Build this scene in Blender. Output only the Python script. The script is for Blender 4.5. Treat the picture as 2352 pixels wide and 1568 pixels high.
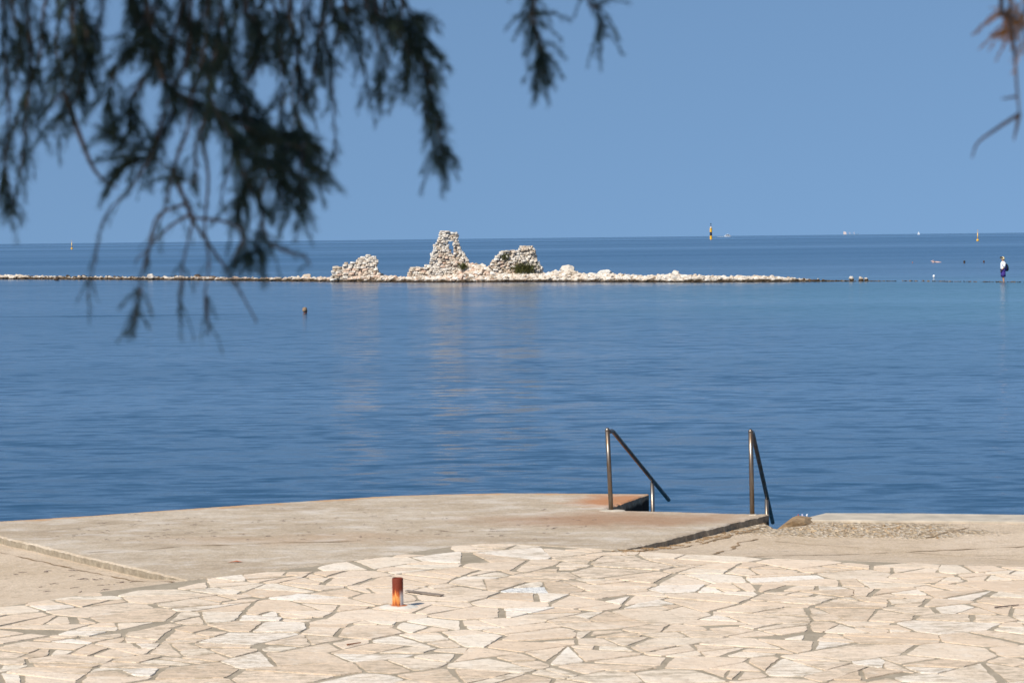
import bpy, bmesh, math, random
from mathutils import Vector, Matrix, noise, geometry
random.seed(7)
for o in list(bpy.data.objects):
    bpy.data.objects.remove(o)
scene = bpy.context.scene
C = scene.collection

# ------------------------------------------------------------------ camera
F = 5204.0                      # focal length in photograph pixels
CAM = Vector((0, 0, 3.22))      # eye 3.2 m above the sea
pitch = math.atan(237 / F)
roll = math.atan(26 / 2352)
fw = Vector((0, math.cos(pitch), -math.sin(pitch)))
r0 = Vector((1, 0, 0))
u0 = Vector((0, math.sin(pitch), math.cos(pitch)))
rt = r0 * math.cos(roll) - u0 * math.sin(roll)
up = u0 * math.cos(roll) + r0 * math.sin(roll)
cam = bpy.data.cameras.new('camera')
cam_ob = bpy.data.objects.new('camera', cam)
C.objects.link(cam_ob)
cam_ob.matrix_world = Matrix((( rt.x, up.x, -fw.x, CAM.x), (rt.y, up.y, -fw.y, CAM.y),
                              (rt.z, up.z, -fw.z, CAM.z), (0, 0, 0, 1)))
cam.sensor_width = 36
cam.lens = F / 2352 * 36
cam.clip_start = 0.1
cam.clip_end = 100000
cam.dof.use_dof = True
cam.dof.focus_distance = 40
cam.dof.aperture_fstop = 8.2
scene.camera = cam_ob

# ------------------------------------------------------------------ sky, sun, exposure
SUN_EL = math.radians(43)
sd = Vector((-0.64, -0.77, 0)).normalized()          # towards the sun, on the ground
to_sun = Vector((sd.x * math.cos(SUN_EL), sd.y * math.cos(SUN_EL), math.sin(SUN_EL)))
world = bpy.data.worlds.new('World')
scene.world = world
world.use_nodes = True
wn = world.node_tree
for n in list(wn.nodes):
    wn.nodes.remove(n)
w_out = wn.nodes.new('ShaderNodeOutputWorld')
w_bg = wn.nodes.new('ShaderNodeBackground')
w_sky = wn.nodes.new('ShaderNodeTexSky')
w_sky.sky_type = 'NISHITA'
w_sky.sun_disc = False
w_sky.sun_elevation = SUN_EL
w_sky.sun_rotation = math.atan2(sd.x, sd.y)
w_sky.altitude = 0
w_sky.air_density = 1.0
w_sky.dust_density = 0.3
w_sky.ozone_density = 2.4
w_tc = wn.nodes.new('ShaderNodeTexCoord')
w_map = wn.nodes.new('ShaderNodeVectorMath')
w_map.operation = 'MULTIPLY_ADD'
w_map.inputs[1].default_value = (1, 1, 0.6)
w_map.inputs[2].default_value = (0, 0, 0.35)
w_nrm = wn.nodes.new('ShaderNodeVectorMath')
w_nrm.operation = 'NORMALIZE'
wn.links.new(w_tc.outputs['Generated'], w_map.inputs[0])
wn.links.new(w_map.outputs[0], w_nrm.inputs[0])
wn.links.new(w_nrm.outputs[0], w_sky.inputs['Vector'])
w_tint = wn.nodes.new('ShaderNodeVectorMath')      # slightly greener, hazy maritime air
w_tint.operation = 'MULTIPLY'
w_tint.inputs[1].default_value = (0.95, 1.035, 1.03)
wn.links.new(w_sky.outputs[0], w_tint.inputs[0])
wn.links.new(w_tint.outputs[0], w_bg.inputs['Color'])
wn.links.new(w_bg.outputs[0], w_out.inputs['Surface'])
w_bg.inputs['Strength'].default_value = 0.112
sun = bpy.data.lights.new('sun', 'SUN')
sun.energy = 4.5
sun.angle = math.radians(0.53)
sun.color = (1.0, 0.95, 0.86)
sun_ob = bpy.data.objects.new('sun', sun)
C.objects.link(sun_ob)
sun_ob.rotation_euler = to_sun.to_track_quat('Z', 'Y').to_euler()
vs = scene.view_settings
vs.view_transform = 'Standard'
vs.look = 'None'
vs.exposure = 0.25
vs.gamma = 1.0
vs.use_curve_mapping = False

# ------------------------------------------------------------------ helpers
def ray(px, py):
    return fw + rt * ((px - 1176) / F) - up * ((py - 784) / F)
SA, SB = 0.47, 0.01                       # pavement level falls 1 % towards the sea
def zs(y):
    return SA + SB * (24 - y)
def ground(px, py, dz=0.0):
    """point where the sight line meets the pavement plane"""
    d = ray(px, py)
    # z = SA+dz+SB*(24-y)
    t = (SA + dz + SB * 24 - CAM.z) / (d.z + SB * d.y)
    return CAM + d * t
def sea(px, py, z=0.0):
    d = ray(px, py)
    return CAM + d * ((z - CAM.z) / d.z)
def at(px, py, y):
    d = ray(px, py)
    return CAM + d * (y / d.y)
def horizon(px):
    return 547 - (px - 1176) * math.tan(roll)

def link(name, me, mat=None, parent=None):
    o = bpy.data.objects.new(name, me)
    C.objects.link(o)
    if mat is not None and me is not None and len(me.materials) == 0:
        me.materials.append(mat)
    if parent is not None:
        o.parent = parent
    return o
def mesh(name, verts, faces, mat=None, parent=None, smooth=False):
    me = bpy.data.meshes.new(name)
    me.from_pydata([tuple(v) for v in verts], [], faces)
    if smooth:
        me.polygons.foreach_set('use_smooth', [True] * len(me.polygons))
    me.update()
    return link(name, me, mat, parent)
def empty(name, loc=(0, 0, 0), rz=0):
    o = bpy.data.objects.new(name, None)
    o.location = loc
    o.rotation_euler = (0, 0, rz)
    o.empty_display_size = 0.1
    C.objects.link(o)
    return o
def tag(o, label=None, cat=None, group=None, kind=None):
    if label: o['label'] = label
    if cat: o['category'] = cat
    if group: o['group'] = group
    if kind: o['kind'] = kind
    return o

class MB:
    def __init__(s):
        s.v = []; s.f = []
    def add(s, verts, faces):
        b = len(s.v)
        s.v += [tuple(v) for v in verts]
        s.f += [tuple(i + b for i in f) for f in faces]
    def tube(s, pts, rad, n=8, cap=True):
        pts = [Vector(p) for p in pts]
        if not isinstance(rad, (list, tuple)):
            rad = [rad] * len(pts)
        rings = []
        ref = None
        for i, p in enumerate(pts):
            a = pts[max(i - 1, 0)]; b = pts[min(i + 1, len(pts) - 1)]
            t = (b - a).normalized()
            if ref is None:
                ref = Vector((0, 0, 1)) if abs(t.z) < 0.9 else Vector((1, 0, 0))
            x = (ref - t * ref.dot(t)).normalized()
            y = t.cross(x)
            ref = x
            rings.append([p + (x * math.cos(k * 2 * math.pi / n) + y * math.sin(k * 2 * math.pi / n)) * rad[i] for k in range(n)])
        v = [q for r in rings for q in r]
        f = []
        for i in range(len(pts) - 1):
            for k in range(n):
                k2 = (k + 1) % n
                f.append((i * n + k, i * n + k2, (i + 1) * n + k2, (i + 1) * n + k))
        if cap:
            f.append(tuple(range(n - 1, -1, -1)))
            f.append(tuple((len(pts) - 1) * n + k for k in range(n)))
        s.add(v, f)
    def box(s, c, h, rz=0):
        c = Vector(c); cs, sn = math.cos(rz), math.sin(rz)
        v = []
        for z in (-1, 1):
            for (x, y) in ((-1, -1), (1, -1), (1, 1), (-1, 1)):
                X, Y = x * h[0], y * h[1]
                v.append(c + Vector((X * cs - Y * sn, X * sn + Y * cs, z * h[2])))
        s.add(v, [(3, 2, 1, 0), (4, 5, 6, 7), (0, 1, 5, 4), (1, 2, 6, 5), (2, 3, 7, 6), (3, 0, 4, 7)])
    def lathe(s, prof, c=(0, 0, 0), n=16):
        c = Vector(c)
        v = []; f = []
        for (r, z) in prof:
            for k in range(n):
                a = k * 2 * math.pi / n
                v.append(c + Vector((r * math.cos(a), r * math.sin(a), z)))
        for i in range(len(prof) - 1):
            for k in range(n):
                k2 = (k + 1) % n
                f.append((i * n + k, i * n + k2, (i + 1) * n + k2, (i + 1) * n + k))
        f.append(tuple(range(n - 1, -1, -1)))
        f.append(tuple((len(prof) - 1) * n + k for k in range(n)))
        s.add(v, f)
    def loft(s, rings):
        n = len(rings[0])
        v = [q for r in rings for q in r]
        f = []
        for i in range(len(rings) - 1):
            for k in range(n):
                k2 = (k + 1) % n
                f.append((i * n + k, i * n + k2, (i + 1) * n + k2, (i + 1) * n + k))
        f.append(tuple(range(n - 1, -1, -1)))
        f.append(tuple((len(rings) - 1) * n + k for k in range(n)))
        s.add(v, f)
    def build(s, name, mat, parent=None, smooth=False):
        return mesh(name, s.v, s.f, mat, parent, smooth)

def nz(x, y, z=0.0):
    return noise.noise(Vector((x, y, z)))

# ------------------------------------------------------------------ materials
class NT:
    """small node-graph builder"""
    def __init__(s, name):
        s.m = bpy.data.materials.new(name)
        s.m.use_nodes = True
        s.t = s.m.node_tree
        s.b = s.t.nodes['Principled BSDF']
        s.pos = None
    def node(s, typ, **kw):
        n = s.t.nodes.new(typ)
        for k, v in kw.items():
            setattr(n, k, v)
        return n
    def lk(s, a, b):
        s.t.links.new(a, b)
    def put(s, sock, val):
        if hasattr(val, 'is_linked') or isinstance(val, bpy.types.NodeSocket):
            s.lk(val, sock)
        else:
            sock.default_value = val
    def position(s):
        if s.pos is None:
            s.pos = s.node('ShaderNodeNewGeometry').outputs['Position']
        return s.pos
    def objco(s):
        return s.node('ShaderNodeTexCoord').outputs['Object']
    def vmul(s, v, sc, off=(0, 0, 0)):
        n = s.node('ShaderNodeVectorMath', operation='MULTIPLY_ADD')
        s.lk(v, n.inputs[0]); n.inputs[1].default_value = sc; n.inputs[2].default_value = off
        return n.outputs[0]
    def noise(s, v, scale, detail=3, rough=0.55, col=False, dist=0.0):
        n = s.node('ShaderNodeTexNoise')
        s.lk(v, n.inputs['Vector'])
        n.inputs['Scale'].default_value = scale
        n.inputs['Detail'].default_value = detail
        n.inputs['Roughness'].default_value = rough
        n.inputs['Distortion'].default_value = dist
        return n.outputs['Color' if col else 'Fac']
    def voro(s, v, scale, feature='F1', out='Distance'):
        n = s.node('ShaderNodeTexVoronoi', feature=feature)
        s.lk(v, n.inputs['Vector']); n.inputs['Scale'].default_value = scale
        return n.outputs[out]
    def math(s, op, a, b=0.0, c=0.0, clamp=False):
        n = s.node('ShaderNodeMath', operation=op, use_clamp=clamp)
        for i, x in enumerate((a, b, c)):
            s.put(n.inputs[i], x)
        return n.outputs[0]
    def ramp(s, fac, stops, interp='LINEAR'):
        n = s.node('ShaderNodeValToRGB')
        n.color_ramp.interpolation = interp
        e = n.color_ramp.elements
        while len(e) < len(stops):
            e.new(0.5)
        for i, (p, c) in enumerate(stops):
            e[i].position = p
            e[i].color = (c, c, c, 1) if isinstance(c, (int, float)) else (c[0], c[1], c[2], 1)
        s.put(n.inputs[0], fac)
        return n.outputs[0]
    def mix(s, fac, a, b, blend='MIX'):
        n = s.node('ShaderNodeMix', data_type='RGBA', blend_type=blend)
        s.put(n.inputs[0], fac)
        for sock, val in ((n.inputs[6], a), (n.inputs[7], b)):
            if isinstance(val, tuple): val = (val[0], val[1], val[2], 1)
            s.put(sock, val)
        return n.outputs[2]
    def smooth(s, x, lo, hi):
        n = s.node('ShaderNodeMapRange', interpolation_type='SMOOTHSTEP')
        s.put(n.inputs[0], x)
        n.inputs[1].default_value = lo; n.inputs[2].default_value = hi
        return n.outputs[0]
    def spot(s, v, c, size, blur):
        """1 inside an ellipse round c on the ground, noise-edged by what v carries"""
        a = s.vmul(v, (1 / size[0], 1 / size[1], 0), (-c[0] / size[0], -c[1] / size[1], 0))
        n = s.node('ShaderNodeVectorMath', operation='LENGTH')
        s.lk(a, n.inputs[0])
        return s.smooth(n.outputs['Value'], 1.0, 1.0 - blur)
    def bump(s, h, dist, strength=1.0, normal=None):
        n = s.node('ShaderNodeBump')
        s.lk(h, n.inputs['Height'])
        n.inputs['Distance'].default_value = dist
        n.inputs['Strength'].default_value = strength
        if normal is not None: s.lk(normal, n.inputs['Normal'])
        return n.outputs[0]
    def done(s, color=None, rough=None, normal=None, metal=None, spec=None):
        b = s.b
        if color is not None:
            s.put(b.inputs['Base Color'], (color[0], color[1], color[2], 1) if isinstance(color, tuple) else color)
        if rough is not None: s.put(b.inputs['Roughness'], rough)
        if normal is not None: s.lk(normal, b.inputs['Normal'])
        if metal is not None: s.put(b.inputs['Metallic'], metal)
        if spec is not None: b.inputs['Specular IOR Level'].default_value = spec
        return s.m

def m_plain(name, col, rough=0.6, var=0.15, scale=6.0, metal=0.0):
    t = NT(name)
    n = t.noise(t.objco(), scale, 4)
    c = t.mix(t.ramp(n, [(0.3, 0.0), (0.7, 1.0)]), tuple(x * (1 - var) for x in col), tuple(min(1, x * (1 + var)) for x in col))
    return t.done(c, rough, metal=metal)

def m_sea():
    t = NT('sea_water')
    p = t.position()
    # wind bands and slicks, long across the view
    big = t.noise(t.vmul(p, (0.00045, 0.0021, 0), (3.3, 0.4, 0)), 1.0, 6, 0.62)
    patch = t.noise(t.vmul(p, (0.012, 0.05, 0), (31, 7, 0)), 1.0, 3, 0.55)
    zy = t.node('ShaderNodeSeparateXYZ'); t.lk(p, zy.inputs[0])
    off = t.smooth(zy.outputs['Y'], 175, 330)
    band = t.ramp(big, [(0.40, 0.0), (0.50, 0.55), (0.58, 1.0)])
    pt = t.ramp(patch, [(0.35, 0.0), (0.65, 1.0)])
    wq = t.vmul(t.noise(p, 0.35, 3, col=True), (3.0, 2.0, 0), (-1.5, -1.0, 0))
    wa = t.node('ShaderNodeVectorMath', operation='ADD'); t.lk(wq, wa.inputs[0]); t.lk(p, wa.inputs[1])
    wake = t.spot(wa.outputs[0], (-17.5, 99.5), (9.0, 1.3), 0.8)
    near_a = t.math('ADD', t.math('MULTIPLY', pt, 0.4), 0.80)
    near_a = t.math('ADD', near_a, t.math('MULTIPLY', wake, 1.6))
    far_a = t.math('ADD', t.math('MULTIPLY', band, 0.8), 0.55)
    r_near = t.math('ADD', t.math('MULTIPLY', t.smooth(zy.outputs['Y'], 24, 110), 0.05), t.math('MULTIPLY_ADD', pt, 0.05, 0.075))
    r_near = t.math('ADD', r_near, t.math('MULTIPLY', wake, 0.14))
    r_far = t.math('MULTIPLY_ADD', band, 0.14, 0.09)
    mxr = t.node('ShaderNodeMix', data_type='FLOAT')
    t.lk(off, mxr.inputs[0]); t.lk(r_near, mxr.inputs[2]); t.lk(r_far, mxr.inputs[3])
    mxa = t.node('ShaderNodeMix', data_type='FLOAT')
    t.lk(off, mxa.inputs[0]); t.lk(near_a, mxa.inputs[2]); t.lk(far_a, mxa.inputs[3])
    amp = mxa.outputs[0]
    def slope(sx, sy, detail, k, off):
        c = t.noise(t.vmul(p, (sx, sy, 0), off), 1.0, detail, 0.62, col=True)
        n = t.node('ShaderNodeVectorMath', operation='MULTIPLY_ADD')
        t.lk(c, n.inputs[0]); n.inputs[1].default_value = (k * 0.9, k, 0); n.inputs[2].default_value = (-k * 0.45, -k * 0.5, 0)
        return n.outputs[0]
    a = slope(1.3, 3.4, 4, 0.46, (0, 0, 0))
    b = slope(0.55, 1.5, 2, 0.17, (5, 3, 0))
    c = slope(0.12, 0.40, 2, 0.07, (9, 1, 0))
    s1 = t.node('ShaderNodeVectorMath', operation='ADD'); t.lk(a, s1.inputs[0]); t.lk(b, s1.inputs[1])
    s2 = t.node('ShaderNodeVectorMath', operation='ADD'); t.lk(s1.outputs[0], s2.inputs[0]); t.lk(c, s2.inputs[1])
    sc = t.node('ShaderNodeVectorMath', operation='SCALE'); t.lk(s2.outputs[0], sc.inputs[0]); t.lk(amp, sc.inputs['Scale'])
    ad = t.node('ShaderNodeVectorMath', operation='ADD'); t.lk(sc.outputs[0], ad.inputs[0]); ad.inputs[1].default_value = (0, 0, 1)
    nn = t.node('ShaderNodeVectorMath', operation='NORMALIZE'); t.lk(ad.outputs[0], nn.inputs[0])
    # sandy shallows inside the mole, towards the right
    wob = t.node('ShaderNodeVectorMath', operation='MULTIPLY_ADD')
    t.lk(t.noise(p, 0.05, 3, col=True), wob.inputs[0]); wob.inputs[1].default_value = (22, 40, 0); t.lk(p, wob.inputs[2])
    sh = t.spot(wob.outputs[0], (44, 130), (40, 80), 0.8)
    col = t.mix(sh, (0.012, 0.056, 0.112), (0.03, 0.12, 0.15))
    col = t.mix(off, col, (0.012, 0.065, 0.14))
    t.b.inputs['IOR'].default_value = 1.333
    return t.done(col, mxr.outputs[0], nn.outputs[0])

def m_flag():
    t = NT('limestone_flag')
    p = t.position()
    oi = t.node('ShaderNodeObjectInfo').outputs['Random']
    isl = t.node('ShaderNodeNewGeometry').outputs['Random Per Island']
    r = t.math('FRACT', t.math('ADD', t.math('MULTIPLY', oi, 7.31), isl))
    base = t.ramp(r, [(0.0, (0.60, 0.45, 0.315)), (0.25, (0.74, 0.575, 0.42)), (0.5, (0.77, 0.625, 0.48)), (0.7, (0.67, 0.52, 0.38)), (0.85, (0.79, 0.68, 0.54)), (1.0, (0.83, 0.75, 0.65))])
    blot = t.noise(p, 2.6, 5, 0.6)
    c = t.mix(t.ramp(blot, [(0.35, 0.0), (0.7, 0.55)]), base, (0.74, 0.56, 0.40))
    fine = t.noise(t.vmul(p, (1, 1, 1)), 22, 5, 0.65)
    c = t.mix(t.ramp(fine, [(0.54, 0.0), (0.70, 0.7)]), c, (0.44, 0.335, 0.235))
    c = t.mix(t.ramp(t.noise(p, 9, 4, 0.6), [(0.55, 0.0), (0.75, 0.6)]), c, (0.74, 0.66, 0.55))
    # worn, dirty patches where mortar smears over the stones
    wear = t.math('MULTIPLY', t.ramp(t.noise(p, 0.9, 3), [(0.45, 0.0), (0.58, 1.0)]), t.ramp(t.noise(t.vmul(p, (9, 22, 1)), 1.0, 4, 0.7), [(0.45, 0.0), (0.62, 0.8)]))
    c = t.mix(wear, c, (0.35, 0.275, 0.185))
    # bedding lines of the split limestone
    c = t.mix(t.ramp(t.noise(t.vmul(p, (5, 26, 1)), 1.0, 5, 0.7), [(0.54, 0.0), (0.68, 0.6)]), c, (0.52, 0.40, 0.28))
    pits = t.ramp(t.voro(p, 38), [(0.0, 1.0), (0.16, 0.0)])
    pm = t.math('MULTIPLY', pits, t.ramp(t.noise(p, 4, 2), [(0.5, 0.0), (0.62, 1.0)]))
    c = t.mix(pm, c, (0.22, 0.15, 0.10))
    h = t.math('ADD', t.math('MULTIPLY', fine, -0.6), t.math('MULTIPLY', t.noise(p, 7, 4), 1.0))
    return t.done(c, 0.85, t.bump(h, 0.012), spec=0.25)

def m_mortar():
    t = NT('grey_mortar')
    p = t.position()
    n = t.noise(p, 5, 5, 0.65)
    c = t.ramp(n, [(0.3, (0.27, 0.22, 0.155)), (0.55, (0.355, 0.29, 0.21)), (0.75, (0.46, 0.375, 0.27))])
    return t.done(c, 0.95, t.bump(t.noise(p, 40, 4), 0.006), spec=0.2)

def concrete_base(t, p, lo, mid, hi):
    n = t.noise(t.vmul(p, (0.8, 1, 1)), 1.1, 6, 0.62)
    c = t.ramp(n, [(0.3, lo), (0.5, mid), (0.72, hi)])
    g = t.noise(p, 45, 4, 0.7)
    c = t.mix(t.ramp(g, [(0.35, 0.35), (0.6, 0.0)]), c, (0.16, 0.12, 0.085))
    c = t.mix(t.ramp(t.noise(p, 70, 3, 0.7), [(0.62, 0.0), (0.72, 0.5)]), c, (0.66, 0.58, 0.47))
    k1 = t.noise(t.vmul(p, (1, 0.8, 1)), 13, 6, 0.75)
    c = t.mix(t.ramp(k1, [(0.36, 0.42), (0.47, 0.0)]), c, (0.30, 0.225, 0.16))
    c = t.mix(t.ramp(k1, [(0.56, 0.0), (0.70, 0.5)]), c, (0.72, 0.62, 0.52))
    # worn streaks, shallow scuffs
    st = t.noise(t.vmul(p, (2.2, 7, 1)), 1.0, 5, 0.65)
    c = t.mix(t.ramp(st, [(0.60, 0.0), (0.74, 0.6)]), c, (0.26, 0.20, 0.14))
    return c, g

def m_platform():
    t = NT('platform_concrete')
    p = t.position()
    c, g = concrete_base(t, p, (0.44, 0.335, 0.23), (0.53, 0.42, 0.30), (0.62, 0.515, 0.395))
    wob = t.node('ShaderNodeVectorMath', operation='MULTIPLY_ADD')
    t.lk(t.noise(p, 1.3, 5, 0.65, col=True), wob.inputs[0]); wob.inputs[1].default_value = (1.6, 1.6, 0); t.lk(p, wob.inputs[2])
    w = t.vmul(wob.outputs[0], (1, 1, 1), (-0.8, -0.8, 0))
    mot = t.noise(t.vmul(p, (1.1, 2.0, 1)), 1.6, 6, 0.7)
    c = t.mix(t.ramp(mot, [(0.52, 0.0), (0.66, 0.6)]), c, (0.66, 0.585, 0.50))
    c = t.mix(t.ramp(mot, [(0.34, 0.55), (0.45, 0.0)]), c, (0.33, 0.25, 0.165))
    # rust-brown wash in front of the steps, orange stain beside the railing
    q = ground(1420, 1192)
    s1 = t.spot(w, (q.x, q.y), (2.0, 1.0), 0.9)
    c = t.mix(t.math('MULTIPLY', s1, 0.72), c, (0.33, 0.17, 0.085))
    q = ground(1425, 1150)
    s2 = t.spot(w, (q.x, q.y), (0.75, 0.95), 0.7)
    c = t.mix(t.math('MULTIPLY', s2, 0.8), c, (0.44, 0.17, 0.06))
    q = ground(700, 1238)
    s3 = t.spot(w, (q.x, q.y), (2.2, 0.55), 0.9)
    c = t.mix(t.math('MULTIPLY', s3, 0.35), c, (0.42, 0.26, 0.15))
    # ochre rim at the seaward edge (vertex attribute = metres to that edge)
    at_ = t.node('ShaderNodeAttribute', attribute_name='rim').outputs['Fac']
    e = t.math('ADD', at_, t.math('MULTIPLY', t.noise(p, 2.2, 5, 0.65), -0.95))
    e = t.smooth(e, -0.28, -0.50)
    c = t.mix(t.math('MULTIPLY', e, 0.75), c, (0.50, 0.27, 0.12))
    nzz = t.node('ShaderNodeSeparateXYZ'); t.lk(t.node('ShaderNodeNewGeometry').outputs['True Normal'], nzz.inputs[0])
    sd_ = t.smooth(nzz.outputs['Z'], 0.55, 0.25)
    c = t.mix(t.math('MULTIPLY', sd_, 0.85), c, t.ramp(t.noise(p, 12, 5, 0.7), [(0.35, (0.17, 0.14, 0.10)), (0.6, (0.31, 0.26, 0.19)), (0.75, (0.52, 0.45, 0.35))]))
    # shade of the walls painted in, near-black from a little below the top
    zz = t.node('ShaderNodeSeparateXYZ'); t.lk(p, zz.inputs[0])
    wall_shade = t.smooth(t.math('ADD', zz.outputs['Z'], t.math('MULTIPLY', t.noise(p, 4, 4), -0.10)), 0.375, 0.335)
    c = t.mix(wall_shade, c, (0.03, 0.024, 0.018))
    h = t.math('ADD', g, t.math('MULTIPLY', t.noise(p, 6, 4), 2.0))
    return t.done(c, 0.9, t.bump(h, 0.007), spec=0.2)

def m_quay():
    t = NT('quay_concrete')
    p = t.position()
    c, g = concrete_base(t, p, (0.55, 0.415, 0.275), (0.63, 0.485, 0.34), (0.70, 0.55, 0.40))
    wob = t.node('ShaderNodeVectorMath', operation='MULTIPLY_ADD')
    t.lk(t.noise(p, 1.6, 5, 0.7, col=True), wob.inputs[0]); wob.inputs[1].default_value = (1.5, 1.2, 0); t.lk(p, wob.inputs[2])
    w = t.vmul(wob.outputs[0], (1, 1, 1), (-0.75, -0.6, 0))
    q = ground(1900, 1200)
    s1 = t.spot(w, (q.x + 0.1, q.y), (1.5, 0.75), 0.35)
    q = ground(2090, 1208)
    s2 = t.spot(w, (q.x, q.y), (0.9, 0.45), 0.35)
    s = t.math('MAXIMUM', s1, s2)
    agg = t.voro(p, 26, out='Color')
    ac = t.ramp(agg, [(0.15, (0.24, 0.15, 0.075)), (0.45, (0.44, 0.32, 0.19)), (0.8, (0.66, 0.55, 0.42))])
    c = t.mix(t.math('MULTIPLY', s, 0.8), c, ac)
    h = t.math('ADD', t.math('MULTIPLY', t.voro(p, 26), t.math('MULTIPLY', s, 4.0)), g)
    return t.done(c, 0.92, t.bump(h, 0.008), spec=0.2)

def m_stone(name, pal, band=True):
    t = NT(name)
    p = t.position()
    oi = t.node('ShaderNodeObjectInfo').outputs['Random']
    isl = t.node('ShaderNodeNewGeometry').outputs['Random Per Island']
    r = t.math('FRACT', t.math('ADD', t.math('MULTIPLY', oi, 5.7), t.math('MULTIPLY', isl, 3.3)))
    k = len(pal)
    c = t.ramp(r, [(i / (k - 1), pal[i]) for i in range(k)])
    n = t.noise(p, 3.5, 5, 0.65)
    c = t.mix(t.ramp(n, [(0.50, 0.0), (0.74, 0.6)]), c, (0.38, 0.30, 0.22))
    if band:
        z = t.node('ShaderNodeSeparateXYZ'); t.lk(p, z.inputs[0])
        zz = t.math('ADD', z.outputs['Z'], t.math('MULTIPLY', t.noise(p, 1.3, 4), -0.45))
        c = t.mix(t.smooth(zz, 0.02, -0.14), c, (0.045, 0.028, 0.014))
    return t.done(c, 0.92, t.bump(t.noise(p, 9, 5, 0.7), 0.06), spec=0.2)

def m_steel():
    t = NT('weathered_steel')
    p = t.objco()
    n = t.noise(t.vmul(p, (1, 1, 0.25)), 18, 5, 0.65)
    f = t.ramp(n, [(0.42, 0.0), (0.66, 1.0)])
    c = t.mix(f, (0.235, 0.205, 0.175), (0.15, 0.085, 0.042))
    return t.done(c, t.ramp(n, [(0.4, 0.30), (0.7, 0.55)]), t.bump(n, 0.001), metal=0.85)

def m_rust_post():
    t = NT('rusty_pipe')
    p = t.objco()
    z = t.node('ShaderNodeSeparateXYZ'); t.lk(p, z.inputs[0])
    st = t.noise(t.vmul(p, (55, 55, 6)), 1.0, 4, 0.6)
    e = t.math('ADD', z.outputs['Z'], t.math('MULTIPLY', t.math('SUBTRACT', st, 0.5), 0.22))
    c = t.ramp(t.smooth(e, 0.0, 0.2), [(0.0, (0.30, 0.075, 0.02)), (0.10, (0.62, 0.20, 0.045)), (0.30, (0.66, 0.30, 0.09)), (0.48, (0.48, 0.10, 0.022)), (0.65, (0.20, 0.034, 0.011)), (1.0, (0.15, 0.026, 0.010))])
    # remains of white paint low on the seaward flank
    pt = t.math('MULTIPLY', t.smooth(t.math('ADD', z.outputs['X'], t.math('MULTIPLY', st, 0.03)), 0.028, 0.042), t.smooth(z.outputs['Z'], 0.14, 0.07))
    c = t.mix(pt, c, (0.62, 0.60, 0.56))
    return t.done(c, 0.75, t.bump(t.noise(p, 60, 4), 0.003), spec=0.3)

def m_leaf(name, a, b):
    t = NT(name)
    r = t.node('ShaderNodeNewGeometry').outputs['Random Per Island']
    c = t.ramp(r, [(0.0, a), (1.0, b)])
    t.b.inputs['Roughness'].default_value = 0.7
    t.b.inputs['Specular IOR Level'].default_value = 0.25
    t.lk(c, t.b.inputs['Base Color'])
    tr = t.node('ShaderNodeBsdfTranslucent'); t.lk(c, tr.inputs['Color'])
    mx = t.node('ShaderNodeMixShader'); mx.inputs[0].default_value = 0.25
    out = t.t.nodes['Material Output']
    t.lk(t.b.outputs[0], mx.inputs[1]); t.lk(tr.outputs[0], mx.inputs[2]); t.lk(mx.outputs[0], out.inputs['Surface'])
    return t.m

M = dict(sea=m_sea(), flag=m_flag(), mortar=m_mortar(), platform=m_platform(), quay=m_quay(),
         ruin=m_stone('ruin_limestone', [(0.50, 0.43, 0.35), (0.70, 0.63, 0.54), (0.76, 0.70, 0.62), (0.60, 0.50, 0.40), (0.80, 0.75, 0.68)]),
         rock=m_stone('rubble_limestone', [(0.40, 0.31, 0.22), (0.62, 0.52, 0.41), (0.52, 0.40, 0.29), (0.68, 0.60, 0.50), (0.58, 0.46, 0.35), (0.73, 0.66, 0.57)]),
         red=m_stone('reddish_stone', [(0.62, 0.43, 0.32), (0.70, 0.53, 0.41), (0.52, 0.34, 0.24)]),
         wet=m_stone('wet_dark_stone', [(0.05, 0.032, 0.02), (0.10, 0.06, 0.035), (0.17, 0.12, 0.075)], False),
         core=m_stone('rubble_core', [(0.20, 0.15, 0.105), (0.27, 0.205, 0.145)]),
         steel=m_steel(), rust=m_rust_post(),
         soil=m_plain('crack_soil', (0.27, 0.17, 0.085), 0.95, 0.4, 9),
         needle=m_leaf('tamarisk_green', (0.028, 0.046, 0.034), (0.085, 0.125, 0.085)),
         needle_pale=m_leaf('tamarisk_pale', (0.07, 0.075, 0.035), (0.15, 0.15, 0.07)),
         dry=m_leaf('dry_tamarisk', (0.50, 0.22, 0.06), (0.70, 0.38, 0.12)),
         twig=m_plain('twig_bark', (0.14, 0.10, 0.085), 0.9, 0.3, 30),
         bark=m_plain('trunk_bark', (0.13, 0.10, 0.08), 0.95, 0.4, 8),
         shrub=m_leaf('olive_shrub', (0.055, 0.065, 0.018), (0.17, 0.16, 0.05)))

# ------------------------------------------------------------------ sea
rings = [12, 40, 120, 400, 1500, 6000, 40000]
sv = []; sf = []
NSEG = 48
for R in rings:
    for k in range(NSEG):
        a = math.pi * 2 * k / NSEG
        sv.append((R * math.cos(a), 60 + R * math.sin(a), 0))
for i in range(len(rings) - 1):
    for k in range(NSEG):
        k2 = (k + 1) % NSEG
        sf.append((i * NSEG + k, (i + 1) * NSEG + k, (i + 1) * NSEG + k2, i * NSEG + k2))
sf.append(tuple(range(NSEG)))
tag(mesh('sea', sv, sf, M['sea']), kind='structure')

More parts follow.
